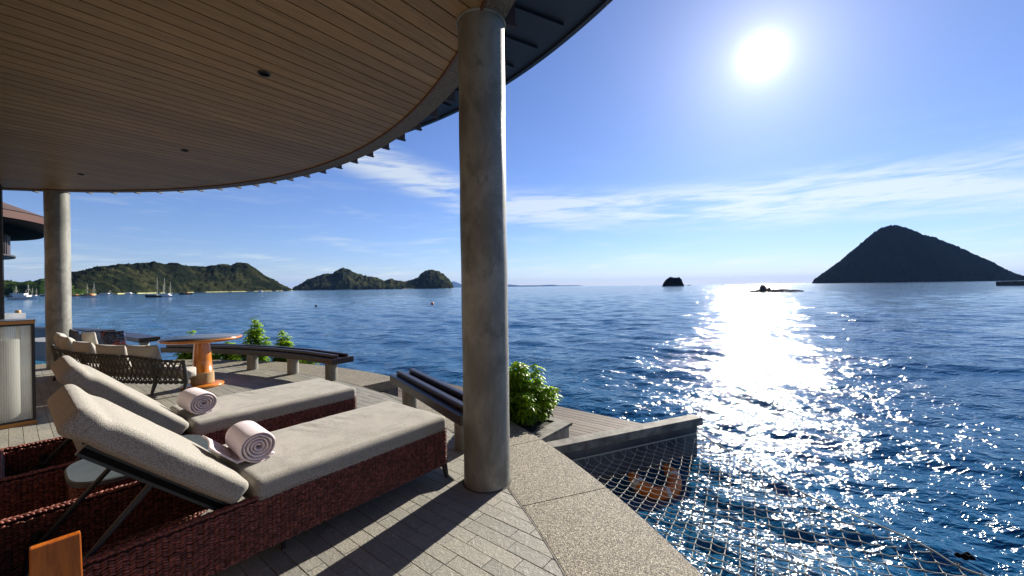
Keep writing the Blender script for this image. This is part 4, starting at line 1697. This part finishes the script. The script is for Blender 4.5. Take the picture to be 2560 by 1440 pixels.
def pillow(c, right, up, Wd, Ht, T, material, label, seed, group=None, cat='cushion'):
    """scatter cushion: pinched corners; c centre, right/up directions"""
    right, up = Vector(right).normalized(), Vector(up).normalized()
    nn = right.cross(up)
    rs = random.Random(seed)
    n = 22
    root = None
    mb = MB()
    for sg in (1, -1):
        P = []
        for i in range(n + 1):
            row_ = []
            for j in range(n + 1):
                u_, v_ = -1 + 2 * i / n, -1 + 2 * j / n
                e = max(0, (1 - u_ ** 2)) ** 0.45 * max(0, (1 - v_ ** 2)) ** 0.45
                pin = 1 - 0.10 * (1 - abs(u_ * v_)) * (abs(u_) ** 6 + abs(v_) ** 6) * 0.5
                x, y = u_ * Wd / 2 * (1 - 0.07 * (1 - v_ ** 2) * 0 - 0.08 * (1 - v_ ** 2) * abs(u_) ** 3), v_ * Ht / 2 * (1 - 0.08 * (1 - u_ ** 2) * abs(v_) ** 3)
                z = sg * T / 2 * e * (1 + 0.12 * math.sin(u_ * 5 + seed) * math.sin(v_ * 4 + seed * 1.7))
                row_.append(Vector(c) + right * x + up * y + nn * z)
            P.append(row_)
        mb.grid(P if sg > 0 else [r[::-1] for r in P])
    p = {'label': label, 'category': cat}
    if group:
        p['group'] = group
    return weld(mb.build('cushion', material, None, **p))


def back_pillow(s, h, Wd, label, mt_='cream', off=0.10, zc=None, T=0.17, lean=0.35, seed=1):
    p, d, nn = sp(s)
    up = Vector((0, 0, 1)) - nn * lean
    c = p + nn * (off + 0.0) + Vector((0, 0, zc))
    return pillow(c, -d, up, Wd, h, T, M[mt_], label, seed, 'loose cushions on the curved sofa')


back_pillow(0.72, 0.40, 0.54, 'cream cushion at the right end of the curved sofa, tipped outward', zc=0.50, seed=2, lean=0.25)
back_pillow(1.36, 0.38, 0.66, 'wide cream cushion under the large dark patterned cushion', zc=0.50, seed=5, lean=0.2)
back_pillow(2.03, 0.38, 0.56, 'cream cushion between the two patterned cushions', zc=0.53, seed=7)
back_pillow(2.75, 0.42, 0.52, 'cream cushion right of the leftmost cushion on the sofa', zc=0.56, seed=9)
back_pillow(3.35, 0.42, 0.50, 'leftmost cream cushion of the curved sofa, before the far column', zc=0.58, seed=12)
p_, d_, n_ = sp(1.75)
c = far(284, 850, 6.55)
pillow(c, (1, -0.35, 0.02), (0, -0.15, 1), 0.62, 0.32, 0.15, M['pil_dark'], 'large black patterned cushion with red edge on top of the sofa cushions', 4, 'loose cushions on the curved sofa')
c = far(189, 842, 7.35)
pillow(c, (1, -0.45, -0.1), (0, -0.15, 1), 0.36, 0.26, 0.13, M['pil_blue'], 'small blue grey patterned cushion beside the far column', 6, 'loose cushions on the curved sofa')
c = far(224, 850, 7.3)
pillow(c, (1, -0.35, 0.08), (0, -0.2, 1), 0.40, 0.30, 0.12, M['cream'], 'upright cream cushion between the blue and the black cushions', 10, 'loose cushions on the curved sofa')


# ------------------------------------------------------------------ shrubs
def leaflet(mb, base, d, side, up, L, wd, tint):
    d, side = d.normalized(), side.normalized()
    droop = -0.35 * L
    a0 = base
    p1 = base + d * (L * 0.35) + up * (0.02 * L)
    p2 = base + d * (L * 0.72) + Vector((0, 0, droop * 0.25))
    p3 = base + d * L + Vector((0, 0, droop * 0.8))
    h = up * (wd * 0.22)
    vs = [a0, p1 - side * wd * 0.5 + h, p1, p1 + side * wd * 0.5 + h, p2 - side * wd * 0.42 + h, p2, p2 + side * wd * 0.42 + h, p3]
    mb.add(vs, [(0, 2, 1), (0, 3, 2), (1, 2, 5, 4), (2, 3, 6, 5), (4, 5, 7), (5, 6, 7)], tint, True)


def shrub(c, stems, label, seed, leafL=0.085, cat='shrub', dens=1.0):
    """stems: list of (dx, dy, height); c: foot"""
    rs = random.Random(seed)
    root = empty('shrub', c, label=label, category=cat)
    st, lf = MB(), MB()
    for (dx, dy, h) in stems:
        b0 = Vector(c) + Vector((dx * 0.35, dy * 0.35, -0.05))
        tip = Vector(c) + Vector((dx, dy, h))
        bend = Vector((rs.uniform(-.05, .05), rs.uniform(-.05, .05), 0))
        pts = [b0.lerp(tip, t) + bend * math.sin(math.pi * t) for t in (0, .25, .5, .75, 1)]
        st.path(pts, [0.009, 0.008, 0.007, 0.005, 0.003], 6)
        n = int(max(4, h / 0.034) * dens)
        for i in range(n):
            t = 0.12 + 0.88 * (i + rs.random() * 0.6) / n
            t = min(t, 1)
            k_ = min(3, int(t * 4))
            p = pts[k_].lerp(pts[k_ + 1], t * 4 - k_)
            az_ = i * 2.4 + rs.random()
            reach = (0.055 + rs.random() * 0.07) * (1.15 - 0.6 * t)
            out = Vector((math.cos(az_), math.sin(az_), 0.45 + 0.8 * t)).normalized()
            hub = p + out * reach
            st.tube(p, hub, 0.0022, 0.0015, 4, False)
            nl = rs.choice((6, 7, 8))
            upv = (Vector((0, 0, 1)) + out * 0.8).normalized()
            xx = upv.cross(Vector((0.3, 0.9, 0.1))).normalized()
            yy = upv.cross(xx)
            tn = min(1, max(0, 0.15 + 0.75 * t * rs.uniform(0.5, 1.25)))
            for q in range(nl):
                an = 2 * math.pi * q / nl + rs.random() * 0.3
                d = xx * math.cos(an) + yy * math.sin(an)
                sd = d.cross(upv)
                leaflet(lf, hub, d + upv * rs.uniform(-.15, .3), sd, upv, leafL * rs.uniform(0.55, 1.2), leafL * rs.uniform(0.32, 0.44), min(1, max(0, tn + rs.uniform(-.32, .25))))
    st.build('stems', M['stem'], root)
    lf.build('foliage', M['leaf'], root, kind='stuff')
    return root


# planter on the lower deck with its shrub
pl_ = [(3.89, 2.26), (3.89, 3.45), (3.50, 3.45), (3.17, 2.26)]
plp = [tuple(AB(a_, b_)[:2]) for a_, b_ in pl_]
pr = empty('planter', (*[sum(x) / 4 for x in zip(*plp)], DECK_Z), label='low concrete planter box on the timber deck beside the near column', category='planter')


def inset(poly, d):
    cx = sum(p[0] for p in poly) / len(poly)
    cy = sum(p[1] for p in poly) / len(poly)
    return [(cx + (p[0] - cx) * (1 - d), cy + (p[1] - cy) * (1 - d)) for p in poly]


mb = MB()
mb.prism(inset(plp, 0.06), DECK_Z + 0.002, -0.10)
mb.build('box', M['concrete'], pr)
mb = MB()
ins = inset(plp, 0.30)
vs = [(p[0], p[1], z) for z in (-0.0995, -0.068) for p in plp] + [(p[0], p[1], z) for z in (-0.068, -0.0995) for p in ins]
fs = [(i, (i + 1) % 4, 4 + (i + 1) % 4, 4 + i) for i in range(4)] + [(4 + i, 4 + (i + 1) % 4, 8 + (i + 1) % 4, 8 + i) for i in range(4)] + [(8 + i, 8 + (i + 1) % 4, 12 + (i + 1) % 4, 12 + i) for i in range(4)]
mb.add(vs, fs)
mb.build('rim', M['beam'], pr)
mb = MB()
mb.prism(inset(plp, 0.28), -0.0995, -0.085)
mb.build('soil', M['soil'], pr)
sc_ = AB(3.60, 2.78, -0.085)
rs = random.Random(21)
sts = []
for i in range(34):
    an, rr = rs.random() * 6.28, rs.random() ** 0.6
    dx, dy = 0.42 * rr * math.cos(an), 0.40 * rr * math.sin(an)
    sts.append((dx, dy, 0.62 - 0.40 * rr + rs.uniform(-0.08, 0.06)))
sts += [(-0.02, 0.0, 0.66), (0.20, 0.02, 0.60), (0.42, -0.05, 0.34), (-0.12, -0.1, 0.58), (0.36, -0.2, 0.22)]
shrub(sc_, sts, 'bushy bright green shrub in the planter right of the near column', 31, leafL=0.088, dens=1.35)

# shrubs rising behind the long bench, rooted below the kerb
led = at(640, 905, -0.3)
bp_ = pol(8.92, 63.5, 0)
mb = MB()
mb.ring(R_CURB + 0.004, 9.35, -2.4, -0.32, 67.5, 93, 24)
mb.build('planting_ledge', M['soil'], None, kind='structure', label='dark planting ledge below the kerb behind the long bench')
for i, (an, top, lb2, spread, tall) in enumerate([
        (78.3, 1.13, 'tallest bright green shrub behind the long bench, right of the table', 0.30, True),
        (73.6, 0.88, 'smaller bright green shrub behind the long bench, right of the tallest shrub', 0.24, True),
        (82.6, 0.62, 'low green shrub behind the bench between the table and the tallest shrub', 0.34, False),
        (88.0, 0.86, 'low green shrub mostly hidden behind the round table top', 0.22, False),
        (70.6, 0.44, 'lowest green shrub under the bench end, right of the smaller shrub', 0.26, False)]):
    f = pol(8.95, an, -0.32)
    rs = random.Random(50 + i)
    sts = []
    for k in range(18):
        a_, rr = rs.random() * 6.28, rs.random() ** 0.6
        sts.append((spread * 1.25 * rr * math.cos(a_), spread * 1.0 * rr * math.sin(a_), min(top, 0.62) * (0.95 - 0.35 * rr) + rs.uniform(-.05, .05)))
    if tall:
        sts += [(0.0, 0.0, top), (0.06, 0.03, top - 0.12), (-0.07, 0.05, top - 0.24), (0.13, -0.03, top - 0.22), (-0.14, 0, top - 0.3), (0.2, 0.05, top - 0.42), (-0.2, 0.05, top - 0.45), (0.02, -0.1, top - 0.2)]
    else:
        sts += [(0, 0, top)]
    shrub(f, sts, lb2, 60 + i, leafL=0.095, dens=1.2)
# shrub seen between lantern and far column
f = at(104, 905, 0.0)
shrub(far(108, 850, 12.6) - Vector((0, 0, 0.45)), [(0.0, 0.0, 0.85), (-0.25, 0, 0.75), (0.2, 0.1, 0.8), (-0.1, 0.1, 0.7), (-0.45, 0, 0.66), (0.35, 0, 0.6)], 'green shrub glimpsed between the lantern and the far column', 77, leafL=0.13)

# ------------------------------------------------------------------ neighbouring terrace beyond the far column
root = empty('neighbour_wall', (far(200, 850, 11)[0], 11, -0.3), label='low grey wall with dark cap beyond the far column', category='wall')
wA, wB = far(60, 830, 11.2), far(258, 830, 9.9)
wA.z = wB.z = 0
d_ = (wB - wA).normalized()
nn_ = Vector((-d_.y, d_.x, 0))
L_ = (wB - wA).length
mb = MB()
mb.obox((wA + wB) / 2 + nn_ * 0.1 + Vector((0, 0, 0.02)), (d_, nn_, (0, 0, 1)), (L_ / 2, 0.1, 0.42))
mb.build('wall_face', M['greywall'], root)
mb = MB()
mb.obox((wA + wB) / 2 + nn_ * 0.1 + Vector((0, 0, 0.475)), (d_, nn_, (0, 0, 1)), (L_ / 2 + 0.02, 0.13, 0.034))
mb.build('cap', M['bench'], root)
# sloping rail against it
mb = MB()
mb.tube(far(190, 831.5, 10.15), far(246, 820.5, 9.9), 0.008, n=6)
mb.build('handrail', M['white'], root)
# low platform in front of it, with pale lit edge
mb = MB()
q0, q1 = far(20, 900, 9.2), far(150, 900, 8.8)
q0.z = q1.z = 0
mb.obox((q0 + q1) / 2 + Vector((0, 0.35, 0.18)), ((q1 - q0).normalized(), Vector((0, 1, 0)), (0, 0, 1)), ((q1 - q0).length / 2, 0.33, 0.179))
mb.build('plunge_pool_rim', M['greywall'], None, bevel=0.01, label='grey low masonry ledge between the lantern and the far column', category='ledge')
# timber pile with copper cap and the grey sunshade edge beside it
pc = far(45, 790, 16)
root = empty('mooring_post', (pc.x, pc.y, WATER), label='dark mooring post with copper cap behind the lantern', category='post')
mb = MB()
mb.tube((pc.x, pc.y, -2.0), (pc.x, pc.y, far(45, 784, 16).z), 0.075, n=14)
mb.build('pile', M['black'], root)
mb = MB()
zc_ = far(45, 784, 16).z
mb.lathe([(0.082, zc_), (0.084, zc_ + 0.11), (0.07, zc_ + 0.13), (0.001, zc_ + 0.135)], (pc.x, pc.y, 0), 16)
mb.build('cap', M['brass'], root)
q = far(20, 790, 15)
mb = MB()
mb.obox((q.x - 0.3, q.y, q.z - 0.03), ((1, 0, 0), (0, 1, 0), (0, 0, 1)), (0.55, 0.35, 0.12))
mb.tube((q.x - 0.3, q.y, -2), (q.x - 0.3, q.y, q.z - 0.151), 0.06, n=8)
mb.build('pontoon', M['greywall'], None, bevel=0.03, label='grey landing stage edge left of the mooring post', category='landing stage')

# neighbouring pavilion with round roof
NP = Vector((-24.2, 14.0, 0))
root = empty('pavilion', NP, label='brown roofed round pavilion with terracotta fascia at the left edge', category='pavilion')


def hz(px, py, y):
    return far(px, py, y).z


# near rim point seen at the right end of the fascia
D_ = 17.0
E = far(121, 560, D_)
Rn = (Vector((E.x, E.y, 0)) - NP).length
zr0, zr1 = far(60, 590, 14.4).z, far(60, 548, 14.4).z
E2 = far(112, 590, D_)
zf0, zf1 = far(112, 564.5, D_).z, far(112, 547.5, D_).z
mb = MB()
mb.lathe([(Rn, zf0), (Rn + 0.03, zf1)], NP, 90)
mb.build('fascia', M['fascia'], root)
mb = MB()
mb.lathe([(Rn + 0.06, zf1 + 0.002), (Rn * 0.62, zf1 + 0.95), (0.01, zf1 + 2.5)], NP, 90)
mb.build('roof', M['tealroof'], root)
mb = MB()
mb.lathe([(Rn - 0.01, zf0 + 0.01), (Rn - 0.35, zf0 - 0.36), (Rn * 0.60, zf0 - 0.42), (0.05, zf0 - 0.42)], NP, 90)
mb.build('soffit', M['black'], root)
dr = Rn * 0.78
zd0 = zf0 - 1.25
for k in range(-40, 90):
    a_ = math.radians(-60 + k * 1.9)
    mb = MB()
    c = NP + Vector((dr * math.cos(a_), dr * math.sin(a_), (zf0 - 0.42 + zd0) / 2))
    if -70 < math.degrees(a_) < 35:
        mb.obox(c, (Vector((math.cos(a_), math.sin(a_), 0)), Vector((-math.sin(a_), math.cos(a_), 0)), (0, 0, 1)), (0.05, 0.03, (zf0 - 0.42 - zd0) / 2))
        mb.build('slat', M['bracket'], root)
mb = MB()
mb.lathe([(dr - 0.08, zf0 - 0.42), (dr - 0.08, zd0), (dr + 0.06, zd0 - 0.001), (dr + 0.06, zd0 - 0.08), (0.05, zd0 - 0.08)], NP, 80)
mb.build('drum', M['bracket'], root)

# ------------------------------------------------------------------ net over the water
def edge_beam(a0, r0, r1, label):
    r_ = pol(1, a0) - Vector((CC[0], CC[1], 0))
    t_ = Vector((-r_.y, r_.x, 0))
    mb = MB()
    c = (pol(r0, a0) + pol(r1, a0)) / 2
    mb.obox((c.x, c.y, -0.185), (r_, t_, (0, 0, 1)), ((r1 - r0) / 2, 0.07, 0.065))
    mb.build('timber_beam', M['beam'], None, bevel=0.006, label=label, category='beam', group='timber beams holding the net')


B1 = toAB
tip = at(1744, 1039, -0.12)
in_ = at(1392, 1108, -0.12)
ang1 = math.degrees(math.atan2(tip.y - CC[1], tip.x - CC[0]))
dirb = (tip - in_).normalized()
nb = Vector((-dirb.y, dirb.x, 0))
st_ = in_ - dirb * 0.15
while math.hypot(st_.x - CC[0], st_.y - CC[1]) < R_CURB - 0.03:
    st_ = st_ + dirb * 0.02
mb = MB()
mb.obox(((st_ + tip) / 2).to_2d().to_3d() + Vector((0, 0, -0.165)), (dirb, nb, (0, 0, 1)), ((tip - st_).length / 2, 0.075, 0.045))
mb.build('timber_beam', M['beam'], None, bevel=0.006, label='long weathered timber beam reaching over the sea at the top of the net', category='beam')
tipz = Vector((tip.x, tip.y, 0))
# pier wall under the beam
mb = MB()
mb.obox(((st_ + tip) / 2).to_2d().to_3d() + nb * 0.02 + Vector((0, 0, -1.3)), (dirb, nb, (0, 0, 1)), ((tip - st_).length / 2 - 0.03, 0.035, 1.065))
mb.build('pier_wall', M['seawall'], None, label='shaded grey wall below the timber beam behind the net', category='wall')
# second beam, nearer, outside the frame but carrying the net
tip2 = Vector((3.42, 2.02, 0))
in2 = pol(R_CURB, 11.8)
d2 = (tip2 - in2).normalized()
mb = MB()
mb.obox((in2 + tip2) / 2 + Vector((0, 0, -0.175)), (d2, Vector((-d2.y, d2.x, 0)), (0, 0, 1)), ((tip2 - in2).length / 2, 0.07, 0.055))

netroot = empty('safety_net', (1.8, 3.2, -0.3), label='knotted pale rope net stretched over the sea beside the kerb', category='net')
mb.build('near_beam', M['beam'], netroot)
ropeP = [Vector((tip.x, tip.y, 0)) - dirb * 0.04, Vector((at(1900, 1160, -.25)[0], at(1900, 1160, -.25)[1], 0)), Vector((at(2050, 1252, -.27)[0], at(2050, 1252, -.27)[1], 0)),
         Vector((at(2300, 1352, -.26)[0], at(2300, 1352, -.26)[1], 0)), Vector((at(2460, 1412, -.24)[0], at(2460, 1412, -.24)[1], 0)), tip2 - d2 * 0.04]
rope = catm(ropeP, 10)


def inside(x, y):
    r = math.hypot(x - CC[0], y - CC[1])
    if r < R_CURB + 0.03:
        return False
    # beam side
    q = Vector((x, y, 0)) - st_
    if q.x * nb.x + q.y * nb.y > -0.09:
        return False
    q = Vector((x, y, 0)) - in2
    n2_ = Vector((-d2.y, d2.x, 0))
    if q.dot(n2_) < 0.08:
        return False
    # rope: interpolate its x at this y
    for i in range(len(rope) - 1):
        p, s = rope[i], rope[i + 1]
        if (p.y - y) * (s.y - y) <= 0 and abs(p.y - s.y) > 1e-6:
            t = (y - p.y) / (s.y - p.y)
            return x < p.x + (s.x - p.x) * t
    return y > rope[-1].y and y < rope[0].y and x < rope[0].x


def ropedist(x, y):
    d = min(math.hypot(x - p.x, y - p.y) for p in rope)
    r = math.hypot(x - CC[0], y - CC[1]) - R_CURB
    q = Vector((x, y, 0)) - st_
    e = -(q.x * nb.x + q.y * nb.y)
    return max(0, min(d, r, e))


def netz(x, y):
    return -0.31 - 0.10 * (1 - math.exp(-ropedist(x, y) / 0.45)) + 0.012 * math.sin(x * 5 + y * 3)


g1 = Vector((math.sin(math.radians(30)), math.cos(math.radians(30)), 0))
g2 = Vector((math.cos(math.radians(30)), -math.sin(math.radians(30)), 0))
SPC_ = 0.089
net = MB()
knots = MB()
rn = random.Random(9)
jit = {}


def node(i, j):
    if (i, j) not in jit:
        q = Vector((1.8, 3.2, 0)) + g1 * (i * SPC_) + g2 * (j * SPC_)
        wob = 0.018 * math.sin(q.x * 2.1 + q.y * 1.3)
        q = q + g2 * wob + g1 * (0.015 * math.sin(q.x * 1.7 - q.y * 2.0)) + Vector((rn.uniform(-.006, .006), rn.uniform(-.006, .006), 0))
        jit[(i, j)] = q
    return jit[(i, j)]


NN = 34
ok = {}
for i in range(-NN, NN):
    for j in range(-NN, NN):
        q = node(i, j)
        ok[(i, j)] = inside(q.x, q.y)
strands = []
for i in range(-NN, NN - 1):
    for j in range(-NN, NN - 1):
        if not ok[(i, j)]:
            continue
        p = node(i, j)
        P0 = Vector((p.x, p.y, netz(p.x, p.y)))
        # knot
        k_ = 0.0095
        knots.add([P0 + Vector(v_) * k_ for v_ in ((1.4, 0, 0), (-1.4, 0, 0), (0, 1.2, 0), (0, -1.2, 0), (0, 0, 1), (0, 0, -1))],
                  [(0, 2, 4), (2, 1, 4), (1, 3, 4), (3, 0, 4), (2, 0, 5), (1, 2, 5), (3, 1, 5), (0, 3, 5)], 0.5, True)
        for di, dj in ((1, 0), (0, 1), (-1, 0), (0, -1)):
            key = (i + di, j + dj)
            if key not in ok:
                continue
            q = node(*key)
            if ok[key]:
                if di + dj < 0:
                    continue
                P1 = Vector((q.x, q.y, netz(q.x, q.y)))
            else:
                t = 0.0
                while t < 1 and inside(p.x + (q.x - p.x) * (t + .05), p.y + (q.y - p.y) * (t + .05)):
                    t += .05
                e = p.lerp(q, t + 0.12)
                P1 = Vector((e.x, e.y, -0.285))
            mid = (P0 + P1) / 2 - Vector((0, 0, 0.006))
            net.path([P0, mid, P1], 0.0032, 5, False)
net.build('net_cords', M['cord'], netroot, kind='stuff')
knots.build('net_knots', M['cord'], netroot, kind='stuff')
mb = MB()
mb.path([Vector((p.x, p.y, -0.285 - 0.02 * math.sin(i * 0.2))) for i, p in enumerate(rope)], 0.0055, 7)
mb.build('border_rope', M['cord'], netroot)
mb = MB()
mb.path([pol(R_CURB + 0.022, 11.8 + k * 0.4, -0.285) for k in range(39)], 0.008, 6)
mb.path([st_ - nb * 0.085 + dirb * x * 0.1 + Vector((0, 0, -0.285)) - Vector((0, 0, st_.z)) for x in range(21)], 0.008, 6)
mb.build('lashing_rope', M['cord'], netroot)
mb = MB()
kp = at(2412, 1392, -0.235)
for dx, dy, dz, r_ in ((0, 0, 0, .022), (.03, .01, .005, .018), (-.025, .015, 0, .017), (.015, -.025, .01, .016)):
    mb.lathe([(0.001, -r_), (r_ * .8, -r_ * .5), (r_, 0), (r_ * .7, r_ * .6), (0.001, r_)], kp + Vector((dx, dy, dz)), 8)
mb.build('rope_knot', M['black'], netroot)

# horseshoe lifebuoy floating below the net
bc = at(1630, 1183, WATER + 0.10)
root = empty('lifebuoy', bc, label='orange horseshoe lifebuoy with pale bands seen through the net', category='lifebuoy')
n = 40
seg = []
for i in range(n + 1):
    a_ = math.radians(165 + 240 * i / n * 0.88)
    seg.append(a_)
ux, uy = Vector((0.96, 0.28, 0.05)).normalized(), Vector((-0.25, 0.90, 0.36)).normalized()


def bpt(a_):
    return bc + ux * (0.215 * math.cos(a_)) + uy * (0.24 * math.sin(a_)) + Vector((0, 0, -0.02))


mb = MB()
pts = [bpt(a_) for a_ in seg]
rad = [0.070 * (0.55 + 0.45 * min(1, min(i, n - i) / 5)) for i in range(n + 1)]
mb.path(pts, rad, 14)
bd = mb.build('ring', M['buoy'], root)
for f0 in (0.16, 0.5, 0.84):
    i0 = int(f0 * n)
    mb = MB()
    mb.path(pts[i0 - 1:i0 + 2], [0.0725] * 3, 14)
    mb.build('band', M['buoywhite'], root)


# ------------------------------------------------------------------ boats
def hull(mb, L, B, Hh, n=18, bow=0.55):
    """x from stern (-L/2) to bow (+L/2)"""
    P = []
    for i in range(n + 1):
        t = i / n
        x = -L / 2 + L * t
        bw = B / 2 * (0.75 + 0.25 * math.sin(min(1, t * 2) * math.pi / 2)) * (1 - max(0, (t - 0.55) / 0.45) ** 2.0) + 0.01
        sheer = Hh * (1 + 0.12 * (1 - t) ** 2 + bow * max(0, t - 0.6) ** 1.6 * 2)
        rake = 0.16 * L * max(0, t - 0.75) / 0.25 * 0.35
        row_ = []
        for j in range(9):
            s = -1 + j / 4
            a_ = abs(s)
            y = math.copysign(bw * min(1, (a_ * 1.15)) ** 0.5, s) if s else 0
            z = -0.3 + (sheer + 0.3) * (a_ ** 1.3)
            row_.append((x + rake * a_, y, z))
        P.append(row_)
    mb.grid(P)
    mb.add([P[0][j] for j in range(9)], [tuple(range(9))])
    for i in range(n):
        a_, b_ = P[i], P[i + 1]
        mb.add([Vector(a_[0]) - Vector((0, 0, .04)), Vector(a_[8]) - Vector((0, 0, .04)), Vector(b_[8]) - Vector((0, 0, .04)), Vector(b_[0]) - Vector((0, 0, .04))], [(0, 1, 2, 3)])
    return P


def boat(px0, px1, pyw, label, hullm='white', cabm='white', masts=(), cab=(0.12, 0.72), levels=2, heading=0.0, roofm='white', sprit=0.0, group='boats moored in the bay', darkstern=0.0, nm='boat', cat='boat'):
    """px0..px1 stern to bow along the water line at row pyw"""
    pm = at((px0 + px1) / 2, pyw, WATER)
    L = abs(px1 - px0) / 1000 * pm.y / max(0.3, math.cos(heading))
    rz = math.atan2(0, 1) + heading + (math.pi if px1 < px0 else 0)
    root = empty(nm, (pm.x, pm.y, WATER), rz, label=label, category=cat, group=group)
    B = L * 0.24
    Hh = L * 0.105
    mb = MB()
    hull(mb, L, B, Hh)
    hb = mb.build('hull', M[hullm], root, local=True)
    mb = MB()
    mb.box((-L * 0.44, -B * 0.5 - 0.01, Hh * 0.62), (L * 0.30, B * 0.5 + 0.01, Hh * 0.72))
    mb.build('rubbing_strake', M['boatdark'], root, local=True)
    z = Hh * 1.0
    x0, x1 = -L / 2 + L * cab[0], -L / 2 + L * cab[1]
    for k in range(levels):
        hh = L * 0.068
        ins_ = k * L * 0.05
        mb = MB()
        mb.box((x0 + ins_ * 0.4, -B * 0.40 + k * 0.1, z), (x1 - ins_ * 2.2, B * 0.40 - k * 0.1, z + hh))
        cb_ = mb.build('cabin', M[cabm], root, local=True)
        nw = 7 - k * 2
        for q in range(nw):
            xx = x0 + ins_ * 0.4 + (x1 - ins_ * 2.6 - x0) * (q + 0.5) / nw
            mb = MB()
            mb.box((xx - L * 0.018, -B * 0.41 + k * 0.1 - 0.02, z + hh * 0.38), (xx + L * 0.018, B * 0.41 - k * 0.1 + 0.02, z + hh * 0.8))
            mb.build('window', M['boatwin'], cb_, local=True)
        mb = MB()
        mb.box((x0 - L * 0.03, -B * 0.44 + k * 0.1, z + hh + 0.002), (x1 - ins_ * 2.2 + L * 0.02, B * 0.44 - k * 0.1, z + hh + L * 0.008))
        mb.build('cabin_roof', M[roofm], root, local=True)
        z += hh + L * 0.009
    if darkstern:
        mb = MB()
        mb.box((-L / 2 - L * 0.01, -B * 0.42, Hh * 0.95), (-L / 2 + L * darkstern, B * 0.42, Hh * 1.0 + L * 0.085))
        mb.build('stern_shelter', M['boatdark'], root, local=True)
    for (pxm, pyt) in masts:
        top = far(pxm, pyt, pm.y)
        x = (top.x - pm.x) * math.cos(-rz) if abs(math.cos(rz)) > 0 else 0
        hgt = top.z - WATER
        mb = MB()
        mb.tube((x, 0, Hh * 0.9), (x, 0, hgt), L * 0.0065, L * 0.004, 6)
        mb.tube((x, 0, hgt * 0.42), (x - L * 0.12, 0, hgt * 0.60), L * 0.005, L * 0.003, 5)
        mb.tube((x, -L * 0.05, hgt * 0.66), (x, L * 0.05, hgt * 0.66), L * 0.0035, n=4)
        mb.tube((x, 0, hgt * 0.97), (x + L * 0.14, 0, Hh * 1.1), L * 0.0014, n=3)
        mb.tube((x, 0, hgt * 0.97), (x - L * 0.14, 0, Hh * 1.1), L * 0.0014, n=3)
        mb.build('mast', M['mast'], root, local=True)
    if sprit:
        mb = MB()
        mb.tube((L * 0.47, 0, Hh * 1.25), (L * (0.5 + sprit), 0, Hh * 1.75), L * 0.008, L * 0.004, 6)
        mb.build('bowsprit', M['mast'], root, local=True)
    return root


boat(27, 88, 749, 'largest white boat with dark stern awning left of the far column', masts=((42, 716), (69, 711)), levels=2, sprit=0.2, darkstern=0.22, heading=0.12)
boat(72, 98, 742, 'small white hulled boat just behind the largest white boat', masts=((81, 719), (91, 720)), levels=1, sprit=0.15)
boat(98, 124, 740.5, 'dark low boat half hidden by the far column, left side', hullm='boatdark', levels=1, cabm='white')
boat(206, 246, 744, 'white hulled boat with orange cabins and two masts right of the far column', cabm='boatorange', roofm='boatorange', masts=((218, 709), (235, 706)), levels=2, sprit=0.1, darkstern=0.3)
boat(172, 201, 741, 'varnished orange boat peeping out behind the far column', hullm='boatorange', cabm='boatorange', roofm='boatorange', levels=1)
boat(251, 281, 738, 'slim white boat with one thin mast, right of the orange cabin boat', masts=((275, 725),), levels=1, sprit=0.15)
boat(312, 336, 737, 'plain white boat before the pale rocks of the hill', levels=2)
boat(366, 404, 743.5, 'dark boat with white roof lying behind the three masted white boat', hullm='boatdark', cabm='boatdark', roofm='white', masts=((393, 694),), levels=1, darkstern=0.2)
boat(401, 437, 743, 'white three masted boat in the middle of the bay', masts=((411, 694), (409, 713), (426, 704)), levels=2, sprit=0.14)
boat(450, 480, 736.5, 'ochre wooden boat with dark stern below the hill', hullm='boatdark', cabm='boatorange', roofm='boatorange', levels=1, darkstern=0.35)
boat(643, 662, 731, 'small white motor yacht near the right foot of the hill', levels=2, nm='motor_yacht', cab=(0.2, 0.7))
boat(704, 711, 729.5, 'tiny sailing boat with tall mast at the right tip of the hill', masts=((705.5, 712),), levels=1, nm='sailing_boat')
boat(1719, 1727, 714, 'tiny boat on the horizon next to the flat topped islet', levels=1, hullm='boatdark', cab=(0.3, 0.7))
boat(1803, 1810, 712.6, 'tiny boat on the horizon between the islet and the reef', levels=1, hullm='boatdark', cab=(0.3, 0.7))

# floats
for px, py, mt_, r_, lb2 in ((1081, 761, 'buoy', 0.20, 'round orange mooring buoy left of the near column'), (790, 766, 'black', 0.13, 'small black float in the bay above the bench')):
    p = at(px, py, WATER)
    mb = MB()
    mb.lathe([(0.001, -r_ * .5), (r_ * .8, -r_ * .3), (r_, r_ * .35), (r_ * .85, r_ * .9), (r_ * .5, r_ * 1.25), (r_ * .18, r_ * 1.38), (r_ * .16, r_ * 1.6), (0.001, r_ * 1.62)], (p.x, p.y, WATER), 20)
    mb.build('mooring_buoy', M[mt_], None, label=lb2, category='buoy')


# ------------------------------------------------------------------ sea air
HZ = bpy.data.materials.new('sea_air')
HZ.use_nodes = True
ht = NT(HZ.node_tree)
ht.n.clear()
vol = ht.new('ShaderNodeVolumePrincipled')
vol.inputs['Color'].default_value = (0.26, 0.50, 1.0, 1)
vol.inputs['Density'].default_value = 0.000028
vol.inputs['Anisotropy'].default_value = 0.0
ho = ht.new('ShaderNodeOutputMaterial')
ht.l.new(vol.outputs[0], ho.inputs['Volume'])
mb = MB()
mb.box((-26000, -26000, -4), (26000, 26000, 400))
mb.build('haze', HZ, None, kind='stuff', label='thin blue sea air that pales the far islands')
